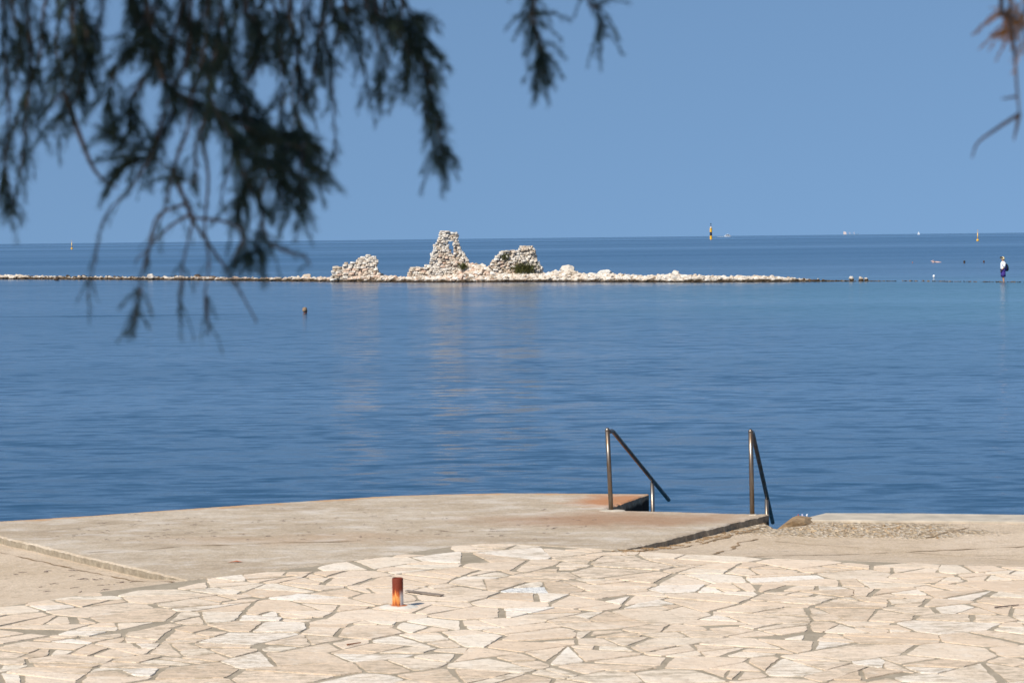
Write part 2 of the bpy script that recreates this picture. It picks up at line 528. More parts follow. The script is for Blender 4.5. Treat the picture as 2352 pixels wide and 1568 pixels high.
# ------------------------------------------------------------------ paved quay
def resample(pts, step):
    out = []
    n = len(pts)
    for i in range(n):
        a = Vector(pts[i]); b = Vector(pts[(i + 1) % n])
        k = max(1, int((b - a).length / step))
        for j in range(k):
            out.append(a.lerp(b, j / k))
    return out
def slab(name, outline, zf, depth, mat, step=0.05, rough=0.012, lip=0.014, rim=None, seed=0):
    """concrete slab with a crumbled arris: outline is counter-clockwise, on the ground"""
    pts = resample([Vector((p[0], p[1])) for p in outline], step)
    n = len(pts)
    nrm = []
    for i in range(n):
        t = (pts[(i + 1) % n] - pts[i - 1])
        t = t.normalized() if t.length > 1e-6 else Vector((1, 0))
        nrm.append(Vector((t.y, -t.x)))
    outer = []; inner = []
    for i in range(n):
        j = nz(pts[i].x * 5, pts[i].y * 5, seed) * rough + nz(pts[i].x * 21, pts[i].y * 21, seed + 5) * rough * 0.7
        q = pts[i] + nrm[i] * j
        l = lip * (0.6 + 0.9 * abs(nz(pts[i].x * 13, pts[i].y * 13, seed + 9)))
        outer.append((q, l))
        inner.append(q - nrm[i] * (l * 1.5))
    bm = bmesh.new()
    vi = [bm.verts.new((p.x, p.y, zf(p.x, p.y))) for p in inner]
    vo = [bm.verts.new((p.x, p.y, zf(p.x, p.y) - l * 0.8)) for p, l in outer]
    vb = [bm.verts.new((p.x, p.y, zf(p.x, p.y) - depth)) for p, l in outer]
    for i in range(n):
        k = (i + 1) % n
        bm.faces.new((vo[i], vo[k], vi[k], vi[i]))
        bm.faces.new((vb[i], vb[k], vo[k], vo[i]))
    # interior grid points give the top its level: constrained triangulation
    xs = [p.x for p in inner]; ys = [p.y for p in inner]
    grid = []
    gx = min(xs) + 0.15
    while gx < max(xs):
        gy = min(ys) + 0.15
        while gy < max(ys):
            grid.append(Vector((gx + 0.05 * nz(gx * 3, gy * 3, 8), gy + 0.05 * nz(gx * 3, gy * 3, 12)))); gy += 0.3
        gx += 0.3
    res = geometry.delaunay_2d_cdt([Vector((p.x, p.y)) for p in inner] + grid, [(i, (i + 1) % n) for i in range(n)], [], 1, 1e-5)
    vco, _, fc, orig = res[0], res[1], res[2], res[3]
    mp = {}
    for i, og in enumerate(orig):
        if og and og[0] < n: mp[i] = vi[og[0]]
        else: mp[i] = bm.verts.new((vco[i].x, vco[i].y, zf(vco[i].x, vco[i].y)))
    for f in fc:
        vv = [mp[i] for i in f]
        if len(set(vv)) == 3:
            try: bm.faces.new(vv)
            except ValueError: pass
    bmesh.ops.recalc_face_normals(bm, faces=bm.faces)
    if rim:
        # subdivide so that the rim attribute has somewhere to live
        bmesh.ops.triangulate(bm, faces=bm.faces)
        for _ in range(3):
            ed = [e for e in bm.edges if e.calc_length() > 0.35]
            if not ed: break
            bmesh.ops.subdivide_edges(bm, edges=ed, cuts=1)
            bmesh.ops.triangulate(bm, faces=bm.faces)
    me = bpy.data.meshes.new(name)
    bm.to_mesh(me); bm.free()
    if rim:
        at_ = me.attributes.new('rim', 'FLOAT', 'POINT')
        segs = [(Vector(rim[i]), Vector(rim[i + 1])) for i in range(len(rim) - 1)]
        for i, v in enumerate(me.vertices):
            p = Vector((v.co.x, v.co.y)); d = 9.0
            for a, b in segs:
                ab = b - a
                u = max(0, min(1, (p - a).dot(ab) / ab.length_squared))
                d = min(d, (p - a - ab * u).length)
            at_.data[i].value = d
    o = link(name, me, mat)
    tag(o, kind='structure')
    return o
def G(pts):
    return [(ground(x, y).x, ground(x, y).y) for x, y in pts]

edge_left = G([(-900, 1545), (-400, 1456), (0, 1393), (200, 1362), (430, 1332)])
edge_front = G([(430, 1332), (560, 1318), (700, 1301), (850, 1282), (980, 1262), (1040, 1253), (1100, 1248), (1180, 1249), (1290, 1255), (1410, 1263)])
edge_right = G([(1410, 1263), (1600, 1273), (1850, 1283), (2352, 1301), (2900, 1322), (3600, 1348)])
pave_edge = edge_left + edge_front[1:] + edge_right[1:]
def edge_y(x):
    e = pave_edge
    if x <= e[0][0]: return e[0][1]
    for i in range(len(e) - 1):
        if e[i][0] <= x <= e[i + 1][0]:
            u = (x - e[i][0]) / max(1e-6, e[i + 1][0] - e[i][0])
            return e[i][1] + u * (e[i + 1][1] - e[i][1])
    return e[-1][1]

sea_edge = G([(1490, 1134), (1400, 1133), (1270, 1132), (1150, 1132), (1000, 1135), (900, 1138), (780, 1145), (600, 1157), (400, 1170), (200, 1184), (0, 1197), (-118, 1205)])
notch = G([(1410, 1263), (1500, 1245), (1600, 1221), (1700, 1196), (1766, 1180), (1690, 1179), (1560, 1175), (1480, 1173), (1380, 1172)])
platform_outline = edge_front[:-1] + notch + sea_edge
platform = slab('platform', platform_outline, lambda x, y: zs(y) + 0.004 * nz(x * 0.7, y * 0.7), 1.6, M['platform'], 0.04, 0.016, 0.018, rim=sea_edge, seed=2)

def side_z(x, y):
    d = max(0.0, y - edge_y(x))
    u = min(1.0, d / 1.1)
    return zs(y) - 0.012 - 0.054 * u * u * (3 - 2 * u) + 0.004 * nz(x * 0.8, y * 0.8, 4)
def shift(pts, dx, dy):
    return [(x + dx, y + dy) for x, y in pts]
# left quay: tucked 4 cm under the platform's edge
lp = G([(430, 1332), (-118, 1205)])
left_outline = edge_left[:-1] + [(lp[0][0] + 0.02, lp[0][1] - 0.005), (lp[1][0] + 0.10, lp[1][1] + 0.06)] + G([(-170, 1209), (-700, 1250), (-1600, 1320)])
left_quay = slab('left_quay', left_outline, side_z, 1.6, M['quay'], 0.08, 0.010, 0.012, seed=11)
rp = G([(1410, 1263), (1768, 1183)])
right_outline = [(rp[0][0] - 0.01, rp[0][1] - 0.01)] + edge_right[1:] + G([(3600, 1180), (2352, 1174), (2100, 1171), (1900, 1171), (1840, 1180), (1803, 1187), (1797, 1194), (1790, 1199), (1778, 1198), (1768, 1192)]) + [(rp[1][0] - 0.06, rp[1][1] - 0.01)]
right_quay = slab('right_quay', right_outline, side_z, 1.6, M['quay'], 0.05, 0.022, 0.02, seed=17)
# newer concrete capping strip along the right quay's edge
cap_mat = m_plain('capping_concrete', (0.47, 0.40, 0.31), 0.9, 0.2, 5)
cap = slab('quay_capping', G([(1835, 1182), (2000, 1184), (2352, 1187), (3600, 1198), (3600, 1178), (2352, 1171), (2100, 1168), (1895, 1167)]), lambda x, y: side_z(x, y) + 0.022, 1.2, cap_mat, 0.08, 0.008, 0.010, seed=23)

# paving bed and flagstones
bed_v = []; bed_f = []
xs = [i * 0.25 for i in range(-56, 57)]
for x in xs:
    ye = edge_y(x) + 0.02
    for y in (-8.0, 6.0, 12.0, ye):
        bed_v.append((x, y, zs(y) - 0.0052))
for i in range(len(xs) - 1):
    for j in range(3):
        bed_f.append((i * 4 + j, (i + 1) * 4 + j, (i + 1) * 4 + j + 1, i * 4 + j + 1))
paving = tag(mesh('paving', bed_v, bed_f, M['mortar']), kind='structure')

def clip(poly, p, n):
    out = []
    for i in range(len(poly)):
        a, b = poly[i], poly[(i + 1) % len(poly)]
        da, db = (a - p).dot(n), (b - p).dot(n)
        if da <= 0: out.append(a)
        if (da < 0 < db) or (db < 0 < da):
            out.append(a.lerp(b, da / (da - db)))
    return out
def area(poly):
    return 0.5 * sum(poly[i].x * poly[(i + 1) % len(poly)].y - poly[(i + 1) % len(poly)].x * poly[i].y for i in range(len(poly)))
rnd = random.Random(42)
seeds = {}
GX, GY = 0.62, 0.42
for i in range(-14, 15):
    for j in range(-1, 29):
        seeds[(i, j)] = Vector((i * GX + (j % 2) * 0.31 + rnd.uniform(-0.31, 0.31), 10.6 + j * GY + rnd.uniform(-0.2, 0.2)))
cells = []
for (i, j), s in seeds.items():
    poly = [s + Vector(v) for v in ((-1.2, -1.2), (1.2, -1.2), (1.2, 1.2), (-1.2, 1.2))]
    for di in range(-3, 4):
        for dj in range(-3, 4):
            q = seeds.get((i + di, j + dj))
            if q is None or q is s: continue
            poly = clip(poly, (s + q) / 2, (q - s).normalized())
            if len(poly) < 3: break
        if len(poly) < 3: break
    if len(poly) < 3: continue
    todo = [poly]
    while todo:
        pl = todo.pop()
        A = area(pl)
        lim = rnd.choice((0.05, 0.08, 0.13, 0.2, 0.32))
        if A > lim and A > 0.045:
            c = sum(pl, Vector((0, 0))) / len(pl)
            # cut across the longest direction, at a skewed angle
            d = max(((pl[a] - pl[b]) for a in range(len(pl)) for b in range(a)), key=lambda v: v.length)
            an = math.atan2(d.y, d.x) + rnd.gauss(0, 0.75)
            nn = Vector((math.cos(an), math.sin(an)))
            c = c + Vector((rnd.uniform(-0.07, 0.07), rnd.uniform(-0.07, 0.07)))
            a, b = clip(pl, c, nn), clip(pl, c, -nn)
            if len(a) > 2 and len(b) > 2:
                todo += [a, b]; continue
        cells.append(pl)
stub = ground(914, 1393)
flags = []
for pl in cells:
    ins = list(pl)
    n = len(pl)
    for i in range(n):
        a, b = pl[i], pl[(i + 1) % n]
        t = (b - a)
        if t.length < 1e-5: continue
        t.normalize()
        out = Vector((t.y, -t.x))
        g = rnd.choice((0.003, 0.005, 0.007, 0.010, 0.014, 0.018, 0.025))
        ins = clip(ins, a - out * g, Vector((out.x + rnd.uniform(-0.05, 0.05), out.y + rnd.uniform(-0.05, 0.05))).normalized())
        if len(ins) < 3: break
    if len(ins) < 3 or area(ins) < 0.010 or area(ins) / sum((ins[i] - ins[i - 1]).length for i in range(len(ins))) ** 2 < 0.030: continue
    # knock the corners off, roughen the edges
    k = len(ins); cut = []
    for i in range(k):
        a, b, c = ins[i - 1], ins[i], ins[(i + 1) % k]
        e1, e2 = (a - b), (c - b)
        d = min(rnd.uniform(0.006, 0.035), e1.length * 0.35, e2.length * 0.35)
        cut.append(b + e1.normalized() * d * rnd.uniform(0.4, 1.2)); cut.append(b + e2.normalized() * d * rnd.uniform(0.4, 1.2))
    ring = resample(cut, 0.06)
    cen = sum(ring, Vector((0, 0))) / len(ring)
    pts = []
    for q in ring:
        dirv = (q - cen).normalized()
        q = q + dirv * (nz(q.x * 9, q.y * 9, 1) * 0.014 + nz(q.x * 28, q.y * 28, 2) * 0.013 - 0.002)
        q.y = min(q.y, edge_y(q.x) - 0.006)
        pts.append(q)
    if abs(area(pts)) < 0.006 or cen.y > edge_y(cen.x) - 0.02: continue
    flags.append((cen, pts))
def flag_geo(cen, pts, origin):
    tx, ty = rnd.gauss(0, 0.003), rnd.gauss(0, 0.003)
    dz = rnd.uniform(-0.0025, 0.002)
    v = []; n = len(pts)
    top = [zs(p.y) + dz + tx * (p.x - cen.x) + ty * (p.y - cen.y) for p in pts]
    for p, z in zip(pts, top):
        q = cen + (p - cen) * 0.988
        v.append(Vector((q.x, q.y, z)) - origin)
    for p, z in zip(pts, top):
        q = cen + (p - cen) * (1.0 + 0.004 / max(0.05, (p - cen).length))
        v.append(Vector((q.x, q.y, z - 0.024)) - origin)
    f = [tuple(range(n))] + [(n + i, n + (i + 1) % n, (i + 1) % n, i) for i in range(n)]
    return v, f
def in_view(c):
    d = Vector((c.x, c.y, zs(c.y))) - CAM
    px = 1176 + F * d.dot(rt) / d.dot(fw); py = 784 - F * d.dot(up) / d.dot(fw)
    return -60 < px < 2412 and py < 1610
vis = [f for f in flags if in_view(f[0])]
vis.sort(key=lambda f: -area(f[1]) / f[0].y ** 3)
keep = vis[:300]
ids = set(id(f) for f in keep)
white_spot = ground(1158, 1355); white_spot = Vector((white_spot.x, white_spot.y))
pale_mat = m_stone('white_limestone', [(0.74, 0.70, 0.64), (0.78, 0.74, 0.68)], False)
wf = min(keep, key=lambda f: (f[0] - white_spot).length)
for f in keep:
    cen, pts = f
    org = Vector((cen.x, cen.y, zs(cen.y)))
    v, fc = flag_geo(cen, pts, org)
    o = mesh('flagstone', v, fc, pale_mat if f is wf else M['flag'], paving)
    o.location = org
    if f is wf: o['label'] = 'bright white flagstone among the cream ones'
mb = MB()
for f in flags:
    if id(f) in ids: continue
    v, fc = flag_geo(f[0], f[1], Vector((0, 0, 0)))
    mb.add(v, fc)
if mb.v:
    tag(mb.build('flagstones', M['flag'], paving), 'smaller flagstones between and beyond the larger ones', kind='stuff')

# soil-filled cracks: thin ribbons of uneven width
def crack(name, pix, parent, w, zf, seed):
    pts = []
    P = [ground(x, y) for x, y in pix]
    for i in range(len(P) - 1):
        k = max(2, int((P[i + 1] - P[i]).length / 0.06))
        for j in range(k):
            pts.append(P[i].lerp(P[i + 1], j / k))
    pts.append(P[-1])
    v = []; f = []
    for i, p in enumerate(pts):
        t = (pts[min(i + 1, len(pts) - 1)] - pts[max(i - 1, 0)]).normalized()
        n = Vector((-t.y, t.x, 0))
        c = p + n * (nz(p.x * 6, p.y * 6, seed) * 0.05)
        ww = w * max(0.08, 0.55 + 1.3 * nz(p.x * 4, p.y * 4, seed + 3))
        for s in (-1, 1):
            q = c + n * ww * s
            v.append((q.x, q.y, zf(q.x, q.y) + 0.0045))
    for i in range(len(pts) - 1):
        f.append((2 * i, 2 * i + 2, 2 * i + 3, 2 * i + 1))
    o = mesh(name, v, f, M['soil'], parent)
    return o
pz = lambda x, y: zs(y) + 0.004 * nz(x * 0.7, y * 0.7)
crack('crack', [(200, 1269), (330, 1262), (440, 1253), (560, 1250), (650, 1246), (760, 1244), (900, 1240)], platform, 0.013, pz, 1)
crack('crack', [(980, 1215), (1050, 1222), (1160, 1219), (1260, 1226)], platform, 0.007, pz, 8)
crack('crack', [(60, 1222), (200, 1210), (320, 1196), (470, 1190)], platform, 0.006, pz, 9)
crack('crack', [(1600, 1289), (1780, 1270), (2000, 1254), (2352, 1238), (2700, 1222)], right_quay, 0.016, side_z, 2)
crack('crack', [(1780, 1228), (1960, 1240), (2150, 1256), (2352, 1272)], right_quay, 0.006, side_z, 3)
crack('crack', [(1640, 1268), (1672, 1248), (1700, 1230), (1740, 1222)], right_quay, 0.02, side_z, 4)
crack('crack', [(2130, 1218), (2180, 1205), (2225, 1196)], right_quay, 0.02, side_z, 5)
crack('crack', [(0, 1252), (110, 1277), (260, 1306), (400, 1333)], left_quay, 0.012, side_z, 6)
crack('crack', [(1440, 1267), (1560, 1244), (1680, 1214), (1760, 1192)], right_quay, 0.025, side_z, 7)

# loose aggregate on the broken stretch of the right quay
def rock_mesh(name, seed, sub=1, flat=1.0):
    bm = bmesh.new()
    bmesh.ops.create_icosphere(bm, subdivisions=sub, radius=1.0)
    rr = random.Random(seed)
    planes = [Vector((rr.gauss(0, 1), rr.gauss(0, 1), rr.gauss(0, 1))).normalized() for _ in range(13)]
    dd = [rr.uniform(0.42, 0.8) for _ in planes]
    for v in bm.verts:
        d = v.co.normalized()
        r = 1.0 + 0.25 * noise.noise(d * 1.7 + Vector((seed * 3.1, 0, 0)))
        for n, k in zip(planes, dd):
            c = d.dot(n)
            if c > 0.05: r = min(r, k / c)
        v.co = d * r
        v.co.z *= flat
    me = bpy.data.meshes.new(name)
    bm.to_mesh(me); bm.free()
    return me
rock_lib = [rock_mesh('stone_shape', k, 2, 0.8) for k in range(6)]
rock_small = [rock_mesh('small_stone_shape', 20 + k, 1, 0.8) for k in range(5)]
def rock_into(mb, me, loc, sc, rot):
    mt = Matrix.LocRotScale(Vector(loc), rot, Vector(sc))
    mb.add([mt @ v.co for v in me.vertices], [tuple(p.vertices) for p in me.polygons])
from mathutils import Euler
def rrot(r, tilt=3.14):
    return Euler((r.uniform(-tilt, tilt), r.uniform(-tilt, tilt), r.uniform(-3.14, 3.14))).to_quaternion()
rnd = random.Random(5)
mb = MB()
for i in range(280):
    px = rnd.gauss(1890, 75) if i % 3 else rnd.gauss(2060, 55)
    py = rnd.gauss(1200, 8) if i % 3 else rnd.gauss(1206, 6)
    if px < 1815 or py < 1188 or py > 1222: continue
    p = ground(px, py)
    s = rnd.uniform(0.005, 0.026) * rnd.random() + 0.004
    rock_into(mb, rnd.choice(rock_small), (p.x, p.y, side_z(p.x, p.y) + s * 0.1), (s * 1.3, s * 1.3, s * 0.7), rrot(rnd))
tag(mb.build('exposed_aggregate', m_stone('aggregate', [(0.30, 0.19, 0.10), (0.48, 0.36, 0.23), (0.58, 0.46, 0.32), (0.38, 0.25, 0.14)], False), right_quay), kind='stuff')

# broken lump at the corner of the right quay, beside the cleft
mb = MB()
me = rock_mesh('lump', 77, 3, 1.0)
a = ground(1832, 1187)
rock_into(mb, me, (a.x, a.y, side_z(a.x, a.y) - 0.02), (0.24, 0.45, 0.10), Euler((0.05, -0.08, -0.5)).to_quaternion())
bmat = m_plain('broken_concrete', (0.30, 0.19, 0.095), 0.95, 0.35, 7)
lump = mb.build('concrete_lump', bmat)
tag(lump, 'brown broken concrete lump at the quay corner beside the cleft', 'concrete lump')

# steps down into the water between the two railings
st_o = ground(1380, 1172)
sdir = Vector((0.29, 0.957, 0)).normalized()
across = Vector((sdir.y, -sdir.x, 0))
st_w = 1.72
steps = empty('bathing_steps', (st_o.x, st_o.y, 0))
tag(steps, 'concrete steps going down into the sea between the two railings', 'steps')
ang = math.atan2(sdir.x, sdir.y)
for k in range(6):
    c = across * (st_w / 2 + 0.16) + sdir * (0.03 + 0.34 * k + 0.165)
    zt = 0.30 - 0.165 * k
    m = MB(); m.box((c.x, c.y, (zt - 1.3) / 2), (st_w / 2, 0.165, (zt + 1.3) / 2), -ang)
    m.build('step', M['quay'], steps)

# ------------------------------------------------------------------ railings
def railing(base_px, top_px, dirv, t2, tend, drop_end, label, collar):
    b = ground(*base_px)
    h = at(top_px[0], top_px[1], b.y)
    root = empty('handrail', (b.x, b.y, b.z))
    tag(root, label, 'handrail')
    d = Vector((dirv[0], dirv[1], 0)).normalized()
    top = h - b
    R = 0.023
    m = MB(); m.tube([(0, 0, -0.05), top * 0.5, top], R, 16)
    post = m.build('post', M['steel'], root, True)
    m = MB(); m.lathe([(0.0, 0.024), (0.012, 0.02), (0.02, 0.010), (0.0235, 0.0), (0.0235, -0.01)][::-1], top, 16)
    m.build('post_cap', M['steel'], root, True)
    el = 0.16
    s = top + Vector((0, 0, -0.022))
    def railpt(t):
        u = max(0, (t - el) / (tend - el))
        return s + d * t + Vector((0, 0, -drop_end * u))
    m = MB(); m.tube([railpt(0.0), railpt(0.07), railpt(el - 0.02), railpt(el + 0.03), railpt(0.5), railpt(1.0), railpt(t2), railpt(tend)], R * 0.95, 16)
    m.build('rail', M['steel'], root, True)
    p2 = railpt(t2)
    m = MB(); m.tube([p2 + Vector((-0.004, 0, -0.02)), (p2.x, p2.y, p2.z - 0.5), (p2.x, p2.y, -1.25)], R * 0.95, 16)
    m.build('lower_post', M['steel'], root, True)
    m = MB(); k = 18
    m.loft([[Vector((0.01 + r * math.cos(a * 6.2832 / k) * (1 + 0.35 * nz(a * 0.7, base_px[0])) * 1.25, -0.02 + r * math.sin(a * 6.2832 / k) * (1 + 0.3 * nz(a * 0.9, base_px[0], 3)), z)) for a in range(k)] for r, z in ((collar, -0.006), (collar * 0.9, 0.004), (collar * 0.6, 0.008), (0.024, 0.010))])
    m.build('mortar_collar', cap_mat, root)
    return root
railing((1404, 1172), (1395, 987), (0.36, 0.93), 1.48, 2.05, 0.91, 'steel handrail on a white mortar collar beside the dark step wall', 0.11)
railing((1728, 1182), (1724, 990), (0.215, 0.977), 1.49, 2.05, 1.13, 'steel handrail beside the rough slab corner and the cleft', 0.035)

# ------------------------------------------------------------------ rusty stub
sp = empty('pipe_stub', (stub.x, stub.y, zs(stub.y)))
tag(sp, 'short rusty pipe stub standing up from the flagstones', 'pipe stub')
m = MB()
prof = [(0.041, -0.04), (0.041, 0.0), (0.0405, 0.06), (0.040, 0.14), (0.0405, 0.208), (0.038, 0.213), (0.033, 0.213), (0.033, 0.10)]
m.lathe(prof, (0, 0, 0), 28)
m.build('pipe', M['rust'], sp, True)
m = MB()
for k in range(1):
    n = 22; v = []; f = []
    for (rr, z) in ((0.041, 0.016), (0.075, 0.010), (0.115, -0.006)):
        for i in range(n):
            a = i * 2 * math.pi / n
            w = rr * (1 + (0.25 * nz(math.cos(a) * 2, math.sin(a) * 2, 3) if rr > 0.05 else 0))
            v.append((w * math.cos(a) * (1.35 if rr > 0.05 else 1), w * math.sin(a), z))
    for r_ in range(2):
        for i in range(n):
            j = (i + 1) % n
            f.append((r_ * n + j, r_ * n + i, (r_ + 1) * n + i, (r_ + 1) * n + j))
    m.add(v, f)
t = NT('rust_stained_mortar')
pp = t.objco(); ln = t.node('ShaderNodeVectorMath', operation='LENGTH'); t.lk(pp, ln.inputs[0])
rr_ = t.math('ADD', ln.outputs['Value'], t.math('MULTIPLY', t.noise(pp, 25, 4), -0.06))
mt_ = t.done(t.mix(t.smooth(rr_, 0.045, 0.02), (0.60, 0.55, 0.47), (0.45, 0.13, 0.03)), 0.9)
m.build('mortar_collar', mt_, sp)

# flat sheet-metal scrap lying beside the stub, loose bits
a, b = ground(933, 1359), ground(1016, 1369)
L = (b - a).length
m = MB(); m.box((0, 0, 0), (L / 2, 0.016, 0.003))
m.v = [(x, y * (1.0 + 0.5 * (x > 0)), z + 0.008 * abs(x) / L) for x, y, z in m.v]
o = m.build('metal_strip', m_plain('dull_metal', (0.22, 0.17, 0.13), 0.7, 0.3, 20))
c = (a + b) / 2
o.location = (c.x, c.y, zs(c.y) + 0.007)
o.rotation_euler = (math.radians(5), 0, math.atan2(b.y - a.y, b.x - a.x))
tag(o, 'flat dull metal strip lying on the flagstones beside the pipe stub', 'metal strip')
def stick(name, p0, p1, r, mat, label, cat, zf):
    a, b = ground(*p0), ground(*p1)
    m = MB(); k = 5; pts = []
    for i in range(k):
        q = a.lerp(b, i / (k - 1))
        q.x += 0.01 * nz(i, p0[0]); q.y += 0.02 * nz(i, p0[1], 4)
        pts.append((q.x - a.x, q.y - a.y, zf(q.x, q.y) - a.z + r * 1.0 + 0.004))
    m.tube(pts, [r * (1 - 0.12 * i) for i in range(k)], 6)
    o = m.build(name, mat); o.location = a
    tag(o, label, cat)
fz = lambda x, y: zs(y)
stick('twig', (797, 1483), (829, 1478), 0.006, m_plain('reddish_twig', (0.24, 0.10, 0.05), 0.9), 'thin reddish-brown twig lying on the cream flagstones', 'twig', fz)
stick('twig', (2285, 1397), (2340, 1391), 0.006, M['twig'], 'dark twig lying on the flagstones below the right quay', 'twig', fz)
a = ground(540, 1291)
m = MB(); m.add([(-0.06, 0, 0.003), (0, -0.02, 0.012), (0.065, 0.01, 0.004), (0.01, 0.03, 0.014)], [(0, 1, 3), (1, 2, 3)])
m.add([(-0.06, 0, 0.001), (0, -0.02, 0.010), (0.065, 0.01, 0.002), (0.01, 0.03, 0.012)], [(3, 1, 0), (3, 2, 1)])
o = m.build('dead_leaf', m_plain('orange_leaf', (0.55, 0.16, 0.06), 0.8)); o.location = (a.x, a.y, pz(a.x, a.y) + 0.001)
tag(o, 'small curled orange leaf lying on the grey platform', 'leaf')
a = ground(1843, 1177)
lit = empty('litter', (a.x, a.y, side_z(a.x, a.y) + 0.03)); tag(lit, 'scrap of crumpled white and red litter at the quay edge', 'litter')
for k, (dx, col) in enumerate(((-0.04, (0.5, 0.05, 0.08)), (0.0, (0.5, 0.5, 0.68)), (0.045, (0.8, 0.8, 0.82)))):
    m = MB(); rock_into(m, rock_small[k], (dx, 0, 0.012), (0.022, 0.012, 0.010 + 0.012 * (k == 2)), rrot(rnd))
    m.build('scrap', m_plain('litter_%d' % k, col, 0.6), lit)

# dry needles blown over the left quay and the platform
mb = MB()
def debris(px, py, L, zf, kmax=4, thin=0.8):
    p = ground(px, py)
    k = rnd.randint(1, kmax)
    for _ in range(k):
        a = rnd.gauss(0, 0.5) + (3.14 if rnd.random() < 0.5 else 0)
        q = p + Vector((rnd.gauss(0, 0.05), rnd.gauss(0, 0.04), 0))
        l = L * rnd.uniform(0.5, 1.3)
        e = q + Vector((math.cos(a) * l, math.sin(a) * l, 0))
        q.z = zf(q.x, q.y) + 0.006; e.z = zf(e.x, e.y) + 0.007
        mb.tube([q, (q + e) / 2 + Vector((rnd.gauss(0, 0.008), rnd.gauss(0, 0.012), 0.003)), e], [0.0035 * thin, 0.0045 * thin, 0.002 * thin], 4)
for i in range(30):
    px = rnd.uniform(0, 330); py = rnd.uniform(1290, 1375)
    p = ground(px, py)
    if p.y < edge_y(p.x) + 0.05: continue
    if py < 1250 + px * 0.233: continue
    debris(px, py, 0.06, side_z, 3, 0.55)
tag(mb.build('dry_needles', M['twig']), 'dry brown needles blown over the left quay', 'dry needles', kind='stuff')
mb = MB()
for i in range(90):
    px = rnd.uniform(150, 1350); py = rnd.triangular(1150, 1250, 1240)
    if py < 1192 - 0.05 * px or (px < 600 and py > 1245 + 0.1 * px): continue
    debris(px, py, 0.05, pz, 2, 0.4)
tag(mb.build('dry_needles', M['twig']), 'scattered dry needle bits on the grey platform', 'dry needles', kind='stuff')
mb = MB()
for i in range(60):
    u = rnd.random(); px = 1420 + 340 * u; py = 1268 - 82 * u + rnd.uniform(0, 9)
    debris(px, py, 0.05, side_z)
tag(mb.build('dry_grass', M['soil']), 'dry grass and dirt gathered along the platform step', 'dry grass', kind='stuff')

# ------------------------------------------------------------------ mole: mound, stones, ruins
wl = [(-500, 637), (0, 641), (400, 643), (760, 647), (1000, 648.5), (1300, 647.5), (1600, 648), (1900, 646.5), (2100, 646), (2300, 648.5), (2700, 651)]
tp = [(-500, 630), (0, 631), (60, 630), (100, 633), (300, 635), (400, 634), (520, 635), (600, 636.5), (700, 633), (760, 634), (880, 628), (935, 634), (1000, 634), (1048, 622), (1062, 592), (1078, 584), (1092, 586), (1112, 592), (1128, 600), (1145, 613), (1180, 624), (1235, 622), (1255, 624), (1275, 615), (1290, 612), (1312, 612), (1335, 620), (1370, 624), (1400, 622), (1450, 628), (1500, 629), (1535, 627), (1555, 623), (1565, 629), (1600, 630.5), (1700, 633), (1790, 633), (1805, 637), (1850, 640), (1900, 644), (1960, 645.3), (2060, 645.2), (2200, 646.8), (2352, 648), (2700, 650.6)]
def lerp_t(tab, x):
    if x <= tab[0][0]: return tab[0][1]
    for i in range(len(tab) - 1):
        if tab[i][0] <= x <= tab[i + 1][0]:
            return tab[i][1] + (x - tab[i][0]) / (tab[i + 1][0] - tab[i][0]) * (tab[i + 1][1] - tab[i][1])
    return tab[-1][1]
def mole_at(px):
    """waterline point, mound height in metres, pixels per metre"""
    p = sea(px, lerp_t(wl, px))
    sc = F / p.y
    H = max(0.03, (lerp_t(wl, px) - lerp_t(tp, px)) / sc)
    return p, H, sc
mv = []; mf = []
cols = list(range(-480, 2700, 14))
prof_d = [(-1.6, -0.9), (-0.5, -0.3), (0.0, 0.02), (0.35, 0.45), (0.75, 0.8), (1.1, 0.9), (1.7, 0.85), (2.5, 0.5), (3.3, 0.0), (4.6, -0.9)]
for px in cols:
    p, H, sc = mole_at(px)
    for d, h in prof_d:
        dd = d * (0.6 + 0.45 * H) if d > 0 else d
        z = h * H * 0.62 if h > 0 else h * 0.8
        if px > 1880: z -= 0.055 * min(1, (px - 1880) / 120) * (0.45 + 1.6 * nz(px * 0.021, 3.3))
        n_ = nz(p.x * 0.9 + d, p.y * 0.9, d * 1.3) * 0.12 * min(1, H * 2)
        mv.append((p.x + n_, p.y + dd + n_, z + (n_ if h > 0.1 else 0)))
nd = len(prof_d)
for i in range(len(cols) - 1):
    for j in range(nd - 1):
        mf.append((i * nd + j, (i + 1) * nd + j, (i + 1) * nd + j + 1, i * nd + j + 1))
mole = tag(mesh('breakwater', mv, mf, M['core']), 'low rubble breakwater of pale stones crossing the bay', 'breakwater')
rnd = random.Random(11)
stones = []
def mound_z(H, dd):
    w = 0.6 + 0.45 * H
    t_ = dd / w
    for i in range(len(prof_d) - 1):
        if prof_d[i][0] <= t_ <= prof_d[i + 1][0]:
            u = (t_ - prof_d[i][0]) / (prof_d[i + 1][0] - prof_d[i][0])
            h = prof_d[i][1] + u * (prof_d[i + 1][1] - prof_d[i][1])
            return h * H * 0.70 if h > 0 else h * 0.8
    return -0.5
def scatter(n, x0, x1, smin, smax, mats, flat=0.75, dmax=1.25):
    for _ in range(n):
        px = rnd.uniform(x0, x1)
        p, H, sc = mole_at(px)
        t_ = rnd.uniform(-0.06, dmax)
        dd = t_ * (0.6 + 0.45 * H)
        s = rnd.uniform(smin, smax) * rnd.uniform(0.7, 1.0)
        s = min(s, 0.10 + H * 0.5)
        z = mound_z(H, dd) - s * 0.05
        if rnd.random() < 0.5: s *= 0.75
        stones.append((s, Vector((p.x, p.y + dd, z)), rnd.choice(mats), flat))
W = 'wet'; K = 'rock'; Rd = 'red'; Ru = 'ruin'
